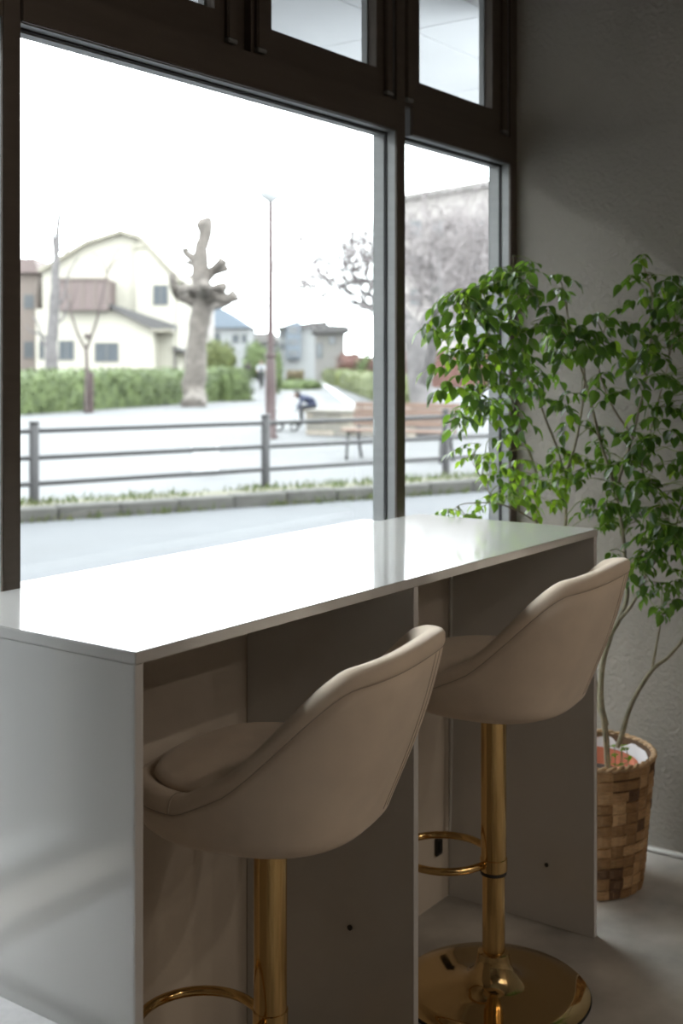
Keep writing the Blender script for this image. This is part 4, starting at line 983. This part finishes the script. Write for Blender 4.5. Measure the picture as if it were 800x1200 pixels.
h.block('wall', [(-10, 460), (-10, 318), (44, 318), (44, 460)], 0, 8, M['houseb']); h.block('roof', [(-14, 320), (-8, 303), (42, 303), (48, 320)], -0.4, 8.4, M['balcony']); h.win(28, 40, 345, 362, 0.0)
h.win(28, 40, 400, 420, 0.0)
h = House('small_house', 'reddish roofed small house between cream house and pollarded tree', 214, 80)
h.block('wall', [(198, 450), (198, 335), (240, 335), (240, 450)], 0, 6, M['housep']); h.block('roof', [(194, 337), (203, 322), (234, 322), (244, 337)], -0.4, 6.4, M['balcony'])
h.win(214, 224, 378, 388, 0.0, pm='balcony'); h.win(206, 214, 345, 356, 0.0, 0)
h = House('garage', 'open carport with dark roof beside the cream house', 206, 62, 5)
h.block('carport_roof', [(206, 410), (206, 406), (222, 411), (222, 415)], -1, 3, M['roof']); h.block('back_wall', [(207, 455), (207, 412), (221, 415), (221, 455)], 2, 2.2, M['houseb'])
for u in (207.5, 221): h.block('post', [(u - 0.8, 458), (u - 0.8, 410), (u + 0.8, 410), (u + 0.8, 458)], -0.9, -0.8, M['roof'])
h = House('blue_roofed_house', 'pale house with blue grey roof behind the pollarded tree', 266, 116)
h.block('wall', [(240, 448), (240, 382), (292, 382), (292, 448)], 0, 8, M['housew']); h.block('roof', [(236, 384), (246, 362), (262, 362), (296, 384)], -0.5, 8.5, M['blueroof'])
h.win(272, 280, 392, 402, 0.0, 0); h.win(283, 289, 392, 402, 0.0, 0); h.win(250, 258, 390, 402, 0.0, 0)
h = House('white_apartment', 'white apartment block with dark balconies far behind the lamp post', 358, 120)
h.block('wall', [(326, 446), (326, 384), (381, 379), (381, 446)], 0, 9, M['housew'])
h.block('blue_bay', [(336, 420), (336, 380), (352, 376), (352, 420)], -0.8, 0.2, M['blueroof'])
for v in (384, 397, 410): h.win(338, 350, v, v + 8, -0.8, 1)
for v in (388, 402): h.win(328, 334, v, v + 8, 0.0, 0)
h.block('roof', [(324, 386), (324, 383), (383, 376), (383, 380)], -0.6, 9.5, M['roof'])
h = House('grey_house', 'grey gabled house far behind the right-hand hedge', 390, 100)
h.block('wall', [(369, 452), (369, 386), (404, 386), (404, 452)], 0, 8, M['houseg']); h.block('roof', [(364, 390), (370, 380), (408, 382), (410, 387), (404, 389)], -0.6, 8.6, M['roof'])
h.win(370, 378, 402, 420, 0.0, 0); h.win(385, 393, 394, 404, 0.0, 0)
h = House('white_low_house', 'low white house left of the far apartment block', 300, 130)
h.block('wall', [(282, 444), (282, 400), (326, 400), (326, 444)], 0, 8, M['housew']); h.block('roof', [(280, 402), (288, 390), (320, 390), (328, 402)], -0.5, 8.5, M['houseg'])
h.win(312, 320, 408, 416, 0.0, 0); h.win(296, 304, 408, 416, 0.0, 0)
h = House('pinkish_building', 'pinkish apartment building behind the large bare tree', 545, 75)
h.block('wall', [(474, 456), (474, 232), (640, 205), (640, 456)], 0, 9, M['housep']); h.block('roof', [(468, 236), (468, 230), (650, 199), (650, 206)], -0.5, 9.5, M['houseg'])
for u in (480, 505, 530, 555, 580):
    for v in (258, 298, 338, 378): h.win(u, u + 14, v, v + 20, 0.0)
h.block('brick_base', [(474, 456), (474, 412), (640, 412), (640, 456)], -0.3, 0.0, M['redleaf'])
# unseen houses added left of the view to block low sky light
def sky_block_house(x0, x1, y0, y1, hgt, wm, rm, label):
    t = thing('sky_block_house', ((x0 + x1) / 2, y0, P), label, 'house')
    obj('wall', Bx(((x0, y0, P), (x1, y1, P + hgt))), M[wm], t)
    obj('roof', Bx(((x0 - 0.4, y0 - 0.4, P + hgt), (x1 + 0.4, y1 + 0.4, P + hgt + 0.35))), M[rm], t)
    n = int((x1 - x0) / 3)
    for i in range(n):
        for z in (1.0, 3.9, 6.8):
            if z + 1.6 < hgt:
                xa = x0 + (x1 - x0) * (i + 0.3) / n
                w = obj('window', Bx(((xa, y0 - 0.05, P + z), (xa + 1.3, y0 + 0.02, P + z + 1.3))), M['frameg'], t)
                obj('pane', Bx(((xa + 0.07, y0 - 0.07, P + z + 0.07), (xa + 1.23, y0 - 0.04, P + z + 1.23))), M['pane'], w)
sky_block_house(-9, 5, 17, 27, 9.2, 'housep', 'roof', 'unseen pinkish house added to block low sky, nearest the plaza')
sky_block_house(-24, -10, 17, 27, 8.6, 'houseg', 'roof', 'unseen grey house added to block low sky, second from the plaza')
sky_block_house(-40, -25, 17, 27, 9.5, 'housew', 'roof', 'unseen white house added to block low sky, furthest left')
